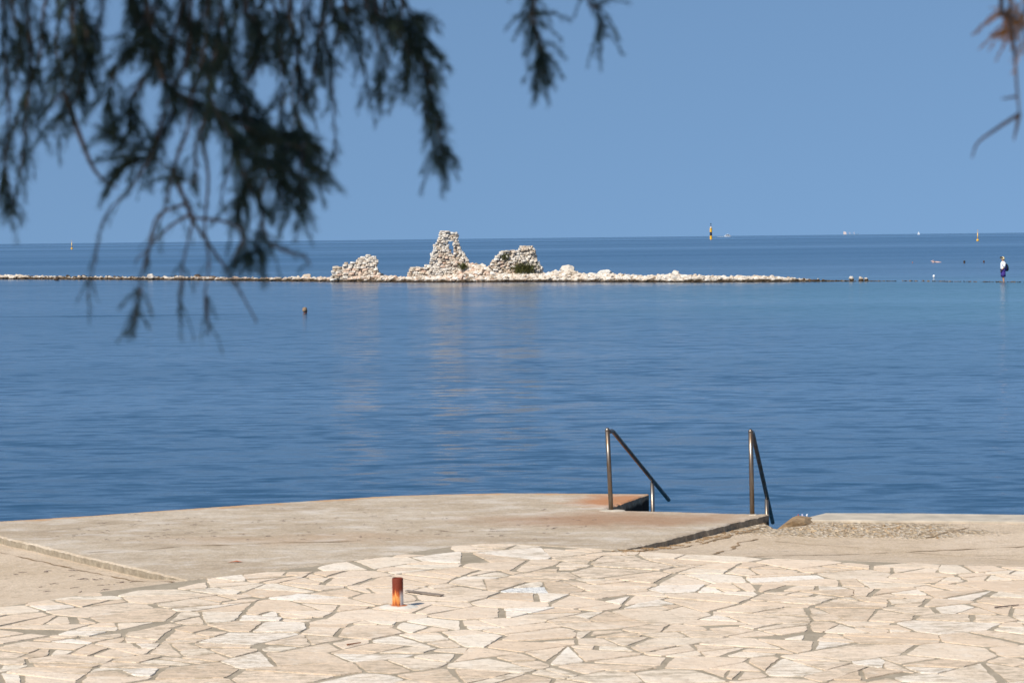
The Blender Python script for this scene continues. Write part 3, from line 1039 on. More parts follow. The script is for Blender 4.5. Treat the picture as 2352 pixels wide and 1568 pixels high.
scatter(330, -60, 60, 0.16, 0.34, [K, K, K, Ru])
scatter(420, 60, 420, 0.13, 0.27, [K, K, K, Ru, W])
scatter(330, 420, 760, 0.13, 0.26, [K, K, Ru, Rd])
scatter(240, 760, 935, 0.14, 0.30, [K, K, Rd, Ru])
scatter(420, 935, 1100, 0.16, 0.36, [K, K, Ru, Ru, Rd])
scatter(110, 1050, 1130, 0.14, 0.28, [Rd, Rd, K])
scatter(640, 1100, 1350, 0.16, 0.38, [K, K, Ru, Ru, Ru])
scatter(760, 1350, 1640, 0.15, 0.36, [K, Ru, Ru, Ru])
scatter(560, 1640, 1830, 0.14, 0.32, [K, Ru, Ru])
scatter(130, 1830, 1960, 0.10, 0.24, [K, K, W, Ru])
scatter(60, 1900, 2060, 0.10, 0.20, [W, W, K, Rd], 0.5)
scatter(120, 2000, 2400, 0.14, 0.30, [W, W, W, W, Rd], 0.3)
# dark weedy stones along the waterline
for _ in range(330):
    px = rnd.uniform(-60, 2000)
    p, H, sc = mole_at(px)
    s = rnd.uniform(0.10, 0.24)
    stones.append((s, Vector((p.x, p.y - rnd.uniform(0.0, 0.12), rnd.uniform(-0.10, -0.03))), W, 0.45))
# dark outliers behind the left arm
for px in (110, 125, 140, 205, 216, 380, 400, 415, 428, 450, 470):
    p, H, sc = mole_at(px)
    stones.append((rnd.uniform(0.3, 0.5), p + Vector((0, 9 + rnd.uniform(0, 3), -0.02)), W, 0.35))
for px in (670, 690, 705):
    p = sea(px, 646.5 + rnd.uniform(0, 1))
    stones.append((rnd.uniform(0.22, 0.35), p + Vector((0, 0, -0.05)), W, 0.28))
def score(s):
    return s[0] * (1.6 if s[2] != 'wet' else 0.7)
stones.sort(key=lambda s: -score(s))
flat_lib = {}
def lib(mat, k):
    key = (mat, k)
    if key not in flat_lib:
        me = rock_lib[k].copy(); me.name = 'stone'; me.materials.append(M[mat]); flat_lib[key] = me
    return flat_lib[key]
rest = {}
for i, (s, loc, mat, fl) in enumerate(stones):
    sc3 = Vector((s * rnd.uniform(0.8, 1.7), s * rnd.uniform(0.8, 1.3), s * fl * rnd.uniform(0.7, 1.2)))
    rq = rrot(rnd, 0.7)
    if i < 290:
        o = bpy.data.objects.new('stone', lib(mat, rnd.randrange(6)))
        C.objects.link(o); o.parent = mole
        o.location = loc; o.scale = sc3; o.rotation_euler = rq.to_euler()
    else:
        rock_into(rest.setdefault(mat, MB()), rnd.choice(rock_small if s < 0.14 else rock_lib), loc, sc3, rq)
for mat, mbb in rest.items():
    tag(mbb.build('rubble', M[mat], mole), kind='stuff')

# single boulders that stand out
def boulder(px, py_base, py_top, wpx, mat, label, seed, dy=0.6):
    p = sea(px, py_base); p.y += dy
    sc = F / p.y
    me = rock_mesh('boulder', seed, 3, 1.0)
    for v in me.vertices:
        v.co += v.co.normalized() * 0.10 * noise.noise(v.co * 3 + Vector((seed, 0, 0)))
    h = (py_base - py_top) / sc
    o = link('boulder', me, mat)
    o.scale = (wpx / sc / 2 / 0.85, wpx / sc / 2 * 0.95, (h + 0.1) / 2 / 0.85)
    o.location = (p.x, p.y, h / 2 - 0.05)
    o.rotation_euler = (0, 0, seed)
    tag(o, label, 'boulder')
boulder(346, 643, 624.5, 22, M['ruin'], 'round white boulder standing up from the low breakwater', 101, 0.4)
boulder(1959, 646, 633.5, 15, M['ruin'], 'upright pale boulder at the seaward end of the rubble', 102)
boulder(1980, 646, 634.5, 15, M['rock'], 'middle one of three pale boulders ending the rubble', 103)
boulder(1993, 646, 637, 12, M['ruin'], 'lowest of three pale boulders ending the rubble', 104)
boulder(131, 643.5, 633, 15, M['wet'], 'brown weedy boulder at the foot of the low breakwater', 105, 0.1)
boulder(1301, 632, 607, 50, M['ruin'], 'big weathered grey-white boulder on the mound beside the right ruin', 106, 0.0)
boulder(1390, 640, 620, 30, M['ruin'], 'pale weathered boulder resting on the rubble ridge', 107, 0.0)
boulder(1552, 640, 620, 24, M['ruin'], 'pointed pale boulder topping the low rubble ridge', 108, 0.0)
boulder(855, 647.5, 634, 24, M['wet'], 'dark wet boulder leaning under the small ruin', 109, 0.2)
boulder(704, 640, 629, 22, M['rock'], 'flat pale boulder on the breakwater before the small ruin', 110, 0.6)

# ruins
def block_mesh(seed):
    rr = random.Random(seed)
    v = []; n = 6
    base = [(-1, -0.85), (0, -1.0), (1, -0.88), (1, 0.85), (0, 1), (-1, 0.85)]
    for z, k in ((-1, 0.93), (-0.75, 1.0), (0.72, 1.0), (1, 0.92)):
        for (x, y) in base:
            v.append((x * k + rr.uniform(-0.09, 0.09), y * k + rr.uniform(-0.07, 0.07), z + rr.uniform(-0.13, 0.13)))
    f = [tuple(range(n - 1, -1, -1)), tuple(3 * n + i for i in range(n))]
    for r in range(3):
        for i in range(n):
            j = (i + 1) % n
            f.append((r * n + i, r * n + j, (r + 1) * n + j, (r + 1) * n + i))
    me = bpy.data.meshes.new('stone')
    me.from_pydata(v, [], f)
    return me
blk = {}
def block(mat, k):
    if (mat, k) not in blk:
        me = block_mesh(500 + k); me.materials.append(M[mat]); blk[(mat, k)] = me
    return blk[(mat, k)]
def inside(poly, x, y):
    c = False
    for i in range(len(poly)):
        (x1, y1), (x2, y2) = poly[i], poly[i - 1]
        if (y1 > y) != (y2 > y) and x < (x2 - x1) * (y - y1) / (y2 - y1) + x1:
            c = not c
    return c
def ruin(outline, hole, base_py, back, thick, label, course, length, matf, seed):
    rr = random.Random(seed)
    cx = sum(p[0] for p in outline) / len(outline)
    w = sea(cx, base_py); org = Vector((w.x, w.y + back, 0))
    sc = F / org.y
    bpy_ = base_py - back * 0.62        # the same foot seen from the eye, farther back
    root = empty('ruined_wall', org)
    tag(root, label, 'ruin', 'stone ruins on the breakwater')
    pl = [((x - cx) / sc, (bpy_ - y) / sc) for x, y in outline]
    ho = [((x - cx) / sc, (bpy_ - y) / sc) for x, y in hole] if hole else None
    z = -0.25; cnt = 0
    zmax = max(p[1] for p in pl)
    x0, x1 = min(p[0] for p in pl), max(p[0] for p in pl)
    spots = []
    while z < zmax:
        h = rr.uniform(*course)
        zz = max(z + h * 0.5, 0.03)
        xx = x0; st = 0.02; seg = None; segs = []
        while xx <= x1 + 0.1:
            inn = inside(pl, xx, zz) and not (ho and inside(ho, xx, zz))
            if inn and seg is None: seg = xx
            if not inn and seg is not None:
                segs.append((seg, xx)); seg = None
            xx += st
        for (a, b) in segs:
            if b - a < 0.08: continue
            a -= rr.uniform(-0.02, 0.05); b += rr.uniform(-0.02, 0.05)
            x = a
            while x < b - 0.02:
                l = rr.uniform(*length)
                if b - x - l < length[0] * 0.6: l = b - x
                l = min(l, length[1] * 1.3)
                spots.append(((x + l / 2, z + h / 2), l, h)); x += l
        z += h * 0.97
    spots.sort(key=lambda s: -s[1] * s[2])
    extra = MB()
    for i, (c, l, h) in enumerate(spots):
        mat = matf(c[0] * sc + cx, bpy_ - c[1] * sc, rr)
        th = thick * rr.uniform(0.8, 1.12) * (1.0 + 0.25 * max(0, 1 - c[1]))
        loc = Vector((c[0] + rr.gauss(0, 0.012), thick / 2 + rr.gauss(0, 0.055) - 0.1 * max(0, 0.8 - c[1]), c[1] + rr.gauss(0, 0.012)))
        s3 = (l * 0.5 * rr.uniform(0.93, 1.06), th / 2, h * 0.5 * rr.uniform(0.92, 1.12))
        e = Euler((rr.gauss(0, 0.04), rr.gauss(0, 0.05), rr.gauss(0, 0.08)))
        if i < 290:
            o = bpy.data.objects.new('stone', block(mat, rr.randrange(6)))
            C.objects.link(o); o.parent = root
            o.location = loc; o.scale = s3; o.rotation_euler = e
        else:
            rock_into(extra, block(mat, rr.randrange(6)), loc, s3, e.to_quaternion())
    if extra.v:
        tag(extra.build('small_stones', M['ruin'], root), kind='stuff')
    # rubble core keeps light from leaking through the joints
    core = []
    bm = bmesh.new()
    ccx = 0.0
    step = 0.11
    xx = x0
    mbx = MB()
    while xx < x1:
        yy = -0.2
        while yy < zmax:
            k = max(yy, 0.03)
            if all(inside(pl, xx + dx, k + dz) for dx in (-0.14, 0.14) for dz in (-0.02, 0.13)) and not (ho and any(inside(ho, xx + dx, yy + dz) for dx in (-0.12, 0, 0.12) for dz in (-0.12, 0, 0.12))):
                mbx.box((xx, thick / 2 + 0.05, yy), (step * 0.62, thick * 0.30 + 0.03 * nz(xx * 5, yy * 5), step * 0.62))
            yy += step
        xx += step
    bm.free()
    if mbx.v: mbx.build('rubble_core', M['core'], root)
    return root, sc
def mf_small(px, py, r):
    return r.choice(('rock', 'rock', 'ruin', 'red')) if py > 618 and px > 780 else r.choice(('ruin', 'ruin', 'ruin', 'rock'))
ruin([(759, 650), (761, 626), (764, 612), (789, 609), (790, 604), (803, 605), (815, 601), (824, 592), (840, 586), (859, 587), (867, 600), (864, 612), (868, 622), (880, 637), (882, 650)], None, 647, 0.5, 0.95,
     'small low ruin with a stepped top and ashlar end', (0.12, 0.20), (0.2, 0.5), mf_small, 31)
def mf_tall(px, py, r):
    if 1010 < px < 1055 and 578 < py < 612: return r.choice(('red', 'rock', 'rock', 'ruin'))
    return r.choice(('ruin', 'ruin', 'ruin', 'rock'))
ruin([(982, 650), (987, 612), (987, 581), (994, 577), (996, 563), (1004, 558), (1007, 545), (1011, 531), (1030, 529), (1035, 535), (1050, 535), (1054, 543), (1050, 549), (1055, 562), (1060, 575), (1070, 588), (1076, 600), (1080, 650)],
     [(1028.5, 556), (1035, 553), (1042, 555), (1041, 565), (1042, 579), (1041, 586), (1035, 580), (1030, 571)], 648, 1.0, 0.75,
     'tall ruined wall with a window hole through it', (0.09, 0.16), (0.15, 0.38), mf_tall, 32)
ruin([(932, 650), (935, 628), (940, 615), (952, 612), (988, 611), (990, 650)], None, 648, 0.8, 0.9,
     'low wall stump joined to the tall ruin', (0.11, 0.19), (0.2, 0.48), mf_small, 33)
def mf_right(px, py, r):
    if py > 598 and px < 1190: return r.choice(('red', 'rock', 'rock', 'ruin'))
    return r.choice(('ruin', 'ruin', 'rock'))
ruin([(1112, 650), (1124, 608), (1138, 592), (1148, 579), (1158, 574), (1176, 573), (1193, 576), (1194, 565), (1222, 563), (1229, 574), (1233, 592), (1238, 606), (1246, 613), (1252, 650)], None, 648, 1.4, 1.1,
     'broad sloping ruin with shrubs growing on it', (0.10, 0.18), (0.16, 0.40), mf_right, 34)

def shrub(px, py, wpx, hpx, dist, n, label, seed):
    rr = random.Random(seed)
    p = at(px, py, dist); sc = F / dist
    root = empty('shrub', p); tag(root, label, 'shrub', 'shrubs on the ruins')
    m = MB(); st = MB()
    for k in range(7):
        a = rr.uniform(0, 6.28)
        st.tube([(0, 0, -0.15), (0.2 * wpx / sc * math.cos(a), 0.2 * math.sin(a), 0.35 * hpx / sc)], [0.02, 0.008], 4)
    st.build('stem', M['twig'], root)
    for k in range(n):
        a = rr.uniform(0, 6.28); e = rr.uniform(0.0, 1.0)
        rad = wpx / sc / 2; hh = hpx / sc
        b = Vector((rad * 0.75 * rr.gauss(0, 0.5), rad * 0.5 * rr.gauss(0, 0.5), hh * 0.45 * rr.random()))
        d = Vector((math.cos(a) * rad * 0.6, math.sin(a) * rad * 0.5, hh * rr.uniform(0.3, 0.62)))
        w = Vector((-math.sin(a), math.cos(a), 0)) * rr.uniform(0.012, 0.03)
        t_ = b + d * rr.uniform(0.6, 1.0)
        mid = b.lerp(t_, 0.5) + Vector((0, 0, 0.05))
        m.add([b - w, b + w, mid + w, mid - w, t_], [(0, 1, 2, 3), (3, 2, 4)])
    m.build('foliage', M['shrub'], root)
dz_ = mole_at(1180)[0].y
shrub(1202, 630, 52, 34, dz_ + 0.75, 420, 'large olive-green shrub at the foot of the broad ruin', 1)
shrub(1160, 597, 22, 18, dz_ + 1.1, 160, 'small green shrub growing high on the broad ruin', 2)
shrub(1063, 620, 24, 20, mole_at(1063)[0].y + 0.5, 170, 'green shrub at the right foot of the tall ruin', 3)

# ------------------------------------------------------------------ people
skin = m_plain('skin', (0.50, 0.26, 0.17), 0.6, 0.1)
hair = m_plain('dark_hair', (0.025, 0.018, 0.015), 0.7, 0.2)
white = m_plain('white_cotton', (0.82, 0.82, 0.84), 0.9, 0.04)
indigo = m_plain('indigo_cotton', (0.045, 0.025, 0.19), 0.9, 0.2)
black = m_plain('black_nylon', (0.012, 0.016, 0.02), 0.6, 0.3)
straw = m_plain('cream_hat_cloth', (0.78, 0.64, 0.36), 0.9, 0.08)
def oval(c, rx, ry, n=14, rz=0.0):
    cs, sn = math.cos(rz), math.sin(rz)
    out = []
    for k in range(n):
        a = k * 2 * math.pi / n
        x, y = rx * math.cos(a), ry * math.sin(a)
        out.append(Vector((c[0] + x * cs - y * sn, c[1] + x * sn + y * cs, c[2])))
    return out
def skin_body(name, joints, edges, mat, parent, root_i):
    me = bpy.data.meshes.new(name)
    me.from_pydata([j[0] for j in joints], edges, [])
    o = link(name, me, mat, parent)
    md = o.modifiers.new('skin', 'SKIN')
    sv_ = me.skin_vertices[0].data
    for i, j in enumerate(joints):
        r = j[1]
        sv_[i].radius = r if isinstance(r, tuple) else (r, r)
        sv_[i].use_root = (i == root_i)
    sb = o.modifiers.new('subsurf', 'SUBSURF'); sb.levels = 1; sb.render_levels = 2
    md.use_smooth_shade = True
    return o
p = sea(2303, 647.5)
walker = empty('person', (p.x, p.y, -0.10), math.radians(12))
tag(walker, 'person in cream sun hat, white shirt and indigo shorts wading with a backpack', 'person')
# local frame: -x is where the person faces (left), z up from the feet
J = [((0.02, 0, 0.92), (0.13, 0.15)), ((0.02, 0, 1.10), (0.11, 0.14)), ((0.03, 0, 1.30), (0.12, 0.17)), ((0.03, 0, 1.42), (0.055, 0.06)), ((0.01, 0, 1.48), 0.052), ((-0.005, 0, 1.57), (0.095, 0.075)), ((-0.015, 0, 1.665), (0.085, 0.07)),
     ((0.02, -0.10, 0.88), 0.085), ((-0.005, -0.11, 0.49), 0.058), ((0.03, -0.11, 0.28), 0.055), ((0.03, -0.11, 0.08), 0.037), ((-0.05, -0.12, 0.03), 0.035), ((-0.13, -0.125, 0.02), 0.03),
     ((0.02, 0.10, 0.88), 0.085), ((0.05, 0.11, 0.49), 0.058), ((0.10, 0.11, 0.28), 0.055), ((0.12, 0.11, 0.08), 0.037), ((0.04, 0.12, 0.03), 0.035), ((-0.04, 0.125, 0.02), 0.03),
     ((0.03, -0.19, 1.36), 0.055), ((0.02, -0.24, 1.10), 0.042), ((-0.12, -0.20, 0.94), 0.033), ((-0.17, -0.17, 0.88), 0.028),
     ((0.06, 0.19, 1.36), 0.055), ((0.19, 0.24, 1.20), 0.042), ((0.26, 0.22, 1.10), 0.033), ((0.27, 0.18, 1.06), 0.028)]
E = [(0, 1), (1, 2), (2, 3), (3, 4), (4, 5), (5, 6), (0, 7), (7, 8), (8, 9), (9, 10), (10, 11), (11, 12), (0, 13), (13, 14), (14, 15), (15, 16), (16, 17), (17, 18), (2, 19), (19, 20), (20, 21), (21, 22), (2, 23), (23, 24), (24, 25), (25, 26)]
base_n = len(J)
for (hx, hy, hz, idx, sgn) in ((-0.17, -0.17, 0.88, 22, -1), (0.27, 0.18, 1.06, 26, 1)):
    for k in range(5):
        ox = (k - 2) * 0.014
        L_ = (0.05, 0.062, 0.068, 0.062, 0.048)[k]
        J.append(((hx - 0.02 + (0 if k else -0.02), hy + ox * 1.1, hz - 0.03), 0.009))
        J.append(((hx - 0.03 + (0.0 if k else -0.03), hy + ox * 1.2 + 0.01 * sgn, hz - 0.03 - L_), 0.008))
        E.append((idx, len(J) - 2)); E.append((len(J) - 2, len(J) - 1))
skin_body('body', J, E, skin, walker, 0)
m = MB(); m.loft([oval((0.02, 0, 0.86), 0.150, 0.205), oval((0.02, 0, 1.0), 0.150, 0.195), oval((0.02, 0, 1.18), 0.155, 0.19), oval((0.03, 0, 1.33), 0.150, 0.215), oval((0.035, 0, 1.41), 0.11, 0.17), oval((0.03, 0, 1.455), 0.062, 0.075)])
for (a, b, c) in (((0.03, -0.19, 1.37), (0.02, -0.235, 1.20), (0.01, -0.245, 1.08)), ((0.06, 0.19, 1.37), (0.14, 0.23, 1.26), (0.195, 0.245, 1.19))):
    m.tube([a, b, c], [0.082, 0.075, 0.072], 10)
m.build('shirt', white, walker, True)
m = MB(); m.loft([oval((0.02, 0, 0.97), 0.152, 0.20), oval((0.02, 0, 0.86), 0.165, 0.215), oval((0.02, 0, 0.76), 0.160, 0.215)])
for s in (-1, 1):
    x = 0.0 if s < 0 else 0.05
    m.loft([oval((0.02, s * 0.10, 0.80), 0.135, 0.11), oval((x + 0.01, s * 0.11, 0.62), 0.14, 0.108), oval((x + 0.01, s * 0.115, 0.44), 0.145, 0.108)])
m.build('shorts', indigo, walker, True)
m = MB()
def tilt(ring, c, a):
    mt = Matrix.Translation(c) @ Matrix.Rotation(a, 4, 'Y') @ Matrix.Translation(-Vector(c))
    return [mt @ q for q in ring]
hc = Vector((0.0, 0, 1.62))
m.loft([tilt(oval((0, 0, 1.595), 0.175, 0.165), hc, 0.42), tilt(oval((0, 0, 1.63), 0.13, 0.12), hc, 0.42), tilt(oval((0, 0, 1.71), 0.115, 0.105), hc, 0.42), tilt(oval((0, 0, 1.745), 0.07, 0.065), hc, 0.42)])
m.build('sun_hat', straw, walker, True)
m = MB(); m.loft([tilt(oval((-0.085, 0, 1.60), 0.12, 0.13), hc, 0.42), tilt(oval((-0.085, 0, 1.66), 0.115, 0.125), hc, 0.42), tilt(oval((-0.08, 0, 1.705), 0.085, 0.09), hc, 0.42)])
m.build('hair', hair, walker, True)
bag = empty('backpack', (0, 0, 0)); 
m = MB(); m.loft([oval((0.27, 0.03, 0.80), 0.09, 0.12), oval((0.28, 0.03, 0.86), 0.135, 0.165), oval((0.29, 0.03, 1.05), 0.135, 0.165), oval((0.25, 0.03, 1.22), 0.11, 0.15), oval((0.22, 0.03, 1.30), 0.06, 0.10)])
bo = m.build('backpack', black, None, True)
bpy.data.objects.remove(bag)
bo.location = walker.location; bo.rotation_euler = walker.rotation_euler
tag(bo, 'black backpack with blue strap worn by the wading person', 'backpack')
m = MB(); m.tube([(0.16, -0.10, 1.44), (0.02, -0.14, 1.40), (-0.10, -0.13, 1.25), (0.02, -0.20, 0.98), (0.2, -0.10, 0.88)], 0.022, 6)
m.tube([(0.2, 0.0, 1.28), (0.19, -0.16, 1.1), (0.16, -0.19, 0.96), (0.2, -0.10, 0.86)], 0.035, 6)
m.build('strap', indigo, bo, True)
m = MB(); m.box((-0.20, -0.19, 0.90), (0.03, 0.04, 0.04), 0.2)
m.lathe([(0.025, -0.04), (0.025, 0.0)], (-0.235, -0.19, 0.90), 10)
ca = m.build('small_camera', black)
ca.location = walker.location; ca.rotation_euler = walker.rotation_euler
tag(ca, 'small black camera held low by the wading person', 'camera')

def swimmer(px, py, label, hair_mat, face=0.0, back=False, skin_m=None, s=1.0):
    p = sea(px, py)
    root = empty('person', (p.x, p.y, 0), face); tag(root, label, 'person', 'swimmers')
    if not back:
        J = [((0, 0.0, -0.25), (0.16, 0.09)), ((0, 0, -0.12), (0.13, 0.08)), ((0, 0, -0.03), 0.055), ((0, -0.005, 0.05), (0.066, 0.075)), ((0, 0.0, 0.13), (0.076, 0.092)), ((0, 0.005, 0.19), (0.062, 0.075)),
             ((-0.19, 0, -0.13), 0.055), ((-0.30, -0.15, -0.16), 0.04), ((0.19, 0, -0.13), 0.055), ((0.30, -0.15, -0.16), 0.04), ((0, -0.088, 0.075), 0.014)]
        E = [(0, 1), (1, 2), (2, 3), (3, 4), (4, 5), (1, 6), (6, 7), (1, 8), (8, 9), (3, 10)]
        b = skin_body('body', J, E, skin_m or skin, root, 0)
        m = MB(); m.loft([oval((0, 0.03, 0.05), 0.082, 0.075), oval((0, 0.025, 0.12), 0.094, 0.092), oval((0, 0.02, 0.19), 0.088, 0.092), oval((0, 0.015, 0.235), 0.05, 0.055)])
        m.build('hair', hair_mat, root, True)
    else:
        J = [((0.35, 0, -0.04), 0.10), ((0.1, 0, 0.0), (0.16, 0.11)), ((-0.25, 0, 0.02), (0.18, 0.11)), ((-0.42, 0, 0.03), 0.055), ((-0.55, 0, 0.05), 0.10), ((-0.3, -0.2, 0.02), 0.055), ((-0.5, -0.3, 0.22), 0.045), ((-0.8, -0.32, 0.10), 0.035), ((0.75, 0.07, -0.10), 0.06)]
        E = [(0, 1), (1, 2), (2, 3), (3, 4), (2, 5), (5, 6), (6, 7), (0, 8)]
        skin_body('body', J, E, skin_m or skin, root, 1)
    root.scale = (s, s, s)
sk2 = m_plain('sunburnt_skin', (0.42, 0.15, 0.10), 0.6, 0.15)
swimmer(701, 719, 'swimmer with light brown hair and sunburnt face in the calm bay', m_plain('light_brown_hair', (0.26, 0.17, 0.10), 0.8, 0.4), 2.4, skin_m=sk2, s=1.12)
swimmer(2215, 604.5, 'dark-haired swimmer beyond the breakwater, farther from the wading person', hair, 2.9, s=1.25)
swimmer(2260, 603.5, 'brown-haired swimmer beyond the breakwater, nearer the wading person', m_plain('brown_hair', (0.07, 0.035, 0.03), 0.8, 0.3), 2.5, skin_m=sk2, s=1.05)
swimmer(2152, 602.5, 'fair-skinned swimmer stretched out at the surface beyond the breakwater', hair, 0.1, back=True, skin_m=m_plain('fair_skin', (0.72, 0.45, 0.36), 0.6, 0.1))
swimmer(2096, 604, 'barely visible swimmer low in the water beyond the breakwater', sk2, 0.0, skin_m=sk2, s=0.55)

# ------------------------------------------------------------------ marks and vessels
yellow = m_plain('buoy_yellow', (0.80, 0.42, 0.02), 0.5, 0.08, 2)
bblack = m_plain('beacon_black', (0.015, 0.02, 0.035), 0.6, 0.1, 2)
wpaint = m_plain('boat_white', (0.80, 0.80, 0.80), 0.5, 0.03, 2)
glass = m_plain('dark_window', (0.05, 0.06, 0.08), 0.2, 0.05, 2)
def spar(px, py, hpx, label):
    p = sea(px, py); sc = F / p.y; h = hpx / sc
    root = empty('spar_buoy', (p.x, p.y, 0)); tag(root, label, 'buoy', 'yellow spar buoys')
    m = MB(); m.lathe([(0.12 * h * 0.5, -0.06 * h), (0.10 * h, -0.02 * h), (0.115 * h, 0.06 * h), (0.10 * h, 0.13 * h), (0.05 * h, 0.175 * h)], (0, 0, 0), 18); m.build('float', yellow, root, True)
    m = MB(); m.tube([(0, 0, 0.17 * h), (0, 0, 0.72 * h)], [0.042 * h, 0.038 * h], 12); m.build('mast', m_plain('sun_faded_yellow', (0.78, 0.46, 0.12), 0.6, 0.1), root, True)
    m = MB()
    for a in (0, 2.1, 4.2):
        m.tube([(0.05 * h * math.cos(a), 0.05 * h * math.sin(a), 0.72 * h), (0.03 * h * math.cos(a), 0.03 * h * math.sin(a), 0.88 * h)], 0.009 * h, 5)
    m.build('lantern_cage', m_plain('pale_cage', (0.62, 0.48, 0.32), 0.6, 0.1), root)
    m = MB(); m.box((0, 0, 0.94 * h), (0.045 * h, 0.008 * h, 0.012 * h), 0.8); m.box((0, 0.001, 0.94 * h), (0.045 * h, 0.007 * h, 0.0125 * h), -0.8); m.tube([(0, 0, 0.86 * h), (0, 0, 1.0 * h)], 0.012 * h, 6)
    m.build('topmark', yellow, root)
spar(165, 572.5, 21, 'yellow spar buoy out at sea beyond the low breakwater')
spar(2245.5, 553.5, 26, 'yellow spar buoy out at sea behind the wading person')
p = sea(1633, 550); sc = F / p.y; h = 37 / sc
root = empty('cardinal_beacon', (p.x, p.y, 0)); tag(root, 'tall yellow and black banded beacon standing in the sea', 'beacon')
r_ = 2.7 / sc
for (z0, z1, mt) in ((-0.1, 0.23, yellow), (0.23, 0.46, bblack), (0.46, 0.70, yellow)):
    m = MB(); m.tube([(0, 0, z0 * h), (0, 0, z1 * h)], r_, 18); m.build('band', mt, root)
m = MB(); m.lathe([(r_ * 1.25, 0.70 * h), (r_ * 1.25, 0.715 * h), (r_ * 0.85, 0.72 * h), (r_ * 0.6, 0.80 * h)], (0, 0, 0), 16); m.build('lantern_base', m_plain('pale_lantern', (0.62, 0.50, 0.38), 0.6, 0.1), root)
m = MB(); m.tube([(0, 0, 0.80 * h), (0, 0, 0.86 * h)], r_ * 0.2, 8); m.lathe([(r_ * 0.55, 0.84 * h), (r_ * 0.12, 0.92 * h), (r_ * 0.55, 1.0 * h)], (0, 0, 0), 14)
m.build('topmark', bblack, root)
# small white mooring float behind the mole
p = sea(2145, 638.5); sc = F / p.y
root = empty('mooring_float', (p.x, p.y, 0)); tag(root, 'small white mooring float just beyond the sunken rubble', 'float')
m = MB(); m.lathe([(0.02, 0.02), (0.055, 0.03), (0.085, 0.10), (0.085, 0.16), (0.055, 0.22), (0.02, 0.235)], (0, 0, 0), 16); m.build('ball', wpaint, root, True)
m = MB(); m.tube([(0, 0, -0.2), (0, 0, 0.06)], 0.035, 8); m.build('stem', wpaint, root)
def hull(L, B, Hh, m, bow=1):
    rings_ = []
    for (u, b, zt, zb) in ((-1, 0.8, 0.85, -0.2), (-0.5, 0.98, 0.85, -0.35), (0.1, 1, 0.92, -0.4), (0.6, 0.7, 1.05, -0.3), (0.98, 0.05, 1.25, 0.2)):
        x = u * L / 2 * bow
        rings_.append([Vector((x, -b * B / 2, zt * Hh)), Vector((x, -b * B / 2 * 0.8, zb * Hh)), Vector((x, b * B / 2 * 0.8, zb * Hh)), Vector((x, b * B / 2, zt * Hh))])
    m.loft(rings_)
p = sea(1672, 543.6)
sc = F / p.y; L = 16 / sc
boat = empty('motor_boat', (p.x, p.y, 0), 0.25); tag(boat, 'white motor boat under way near the banded beacon', 'boat')
m = MB(); hull(L, L * 0.3, L * 0.16, m, 1); m.build('hull', wpaint, boat)
m = MB(); m.box((-0.02 * L, 0, 0.20 * L), (0.24 * L, 0.11 * L, 0.07 * L)); m.build('cabin', glass, boat)
m = MB(); m.box((-0.06 * L, 0, 0.29 * L), (0.30 * L, 0.13 * L, 0.025 * L)); m.build('cabin_roof', wpaint, boat)
m = MB(); m.tube([(-0.05 * L, 0, 0.31 * L), (-0.08 * L, 0, 0.44 * L)], 0.012 * L, 6); m.build('mast', wpaint, boat)
wk = MB(); wk.box((-1.0 * L, 0, 0.012 * L), (0.55 * L, 0.10 * L, 0.02 * L)); wk.build('wake', m_plain('foam', (0.7, 0.74, 0.78), 0.9, 0.1, 3), boat)
p = sea(1955, 539.9); sc = F / p.y; L = 36 / sc
ship = empty('cargo_ship', (p.x, p.y, 0)); tag(ship, 'distant cargo ship with pale superstructure on the horizon', 'ship')
hz_b = m_plain('hazed_hull', (0.16, 0.27, 0.40), 0.8, 0.05, 0.1); hz_w = m_plain('hazed_superstructure', (0.66, 0.54, 0.50), 0.8, 0.1, 0.2)  # distance haze painted into the hull and superstructure colours
m = MB(); hull(L, L * 0.15, L * 0.055, m, 1); m.build('hull', hz_b, ship)
m = MB(); m.box((-0.40 * L, 0, 0.11 * L), (0.085 * L, 0.06 * L, 0.062 * L)); m.box((-0.40 * L, 0, 0.19 * L), (0.06 * L, 0.05 * L, 0.02 * L)); m.build('superstructure', hz_w, ship)
m = MB(); m.box((-0.46 * L, 0, 0.20 * L), (0.02 * L, 0.02 * L, 0.04 * L)); m.build('funnel', hz_w, ship)
for u in (-0.08, 0.2):
    m = MB(); m.tube([(u * L, 0, 0.04 * L), (u * L, 0, 0.19 * L)], 0.010 * L, 6); m.tube([(u * L, 0, 0.10 * L), ((u - 0.1) * L, 0, 0.16 * L)], 0.007 * L, 6); m.build('deck_crane', hz_w, ship)
p = sea(2110, 538.9); sc = F / p.y; L = 6 / sc
sb_ = empty('sailing_boat', (p.x, p.y, 0)); tag(sb_, 'tiny sailing boat with white sail on the horizon', 'boat')
m = MB(); hull(L, L * 0.28, L * 0.12, m, 1); m.build('hull', wpaint, sb_)
m = MB(); m.tube([(0, 0, 0), (0, 0, 1.25 * L)], 0.012 * L, 6); m.build('mast', wpaint, sb_)
m = MB(); m.add([(-0.02 * L, 0, 0.2 * L), (-0.45 * L, -0.05 * L, 0.2 * L), (-0.02 * L, 0, 1.22 * L), (-0.02 * L, 0.02 * L, 0.2 * L), (-0.45 * L, -0.03 * L, 0.2 * L), (-0.02 * L, 0.02 * L, 1.22 * L)], [(0, 1, 2), (5, 4, 3), (0, 3, 4, 1), (1, 4, 5, 2), (2, 5, 3, 0)])
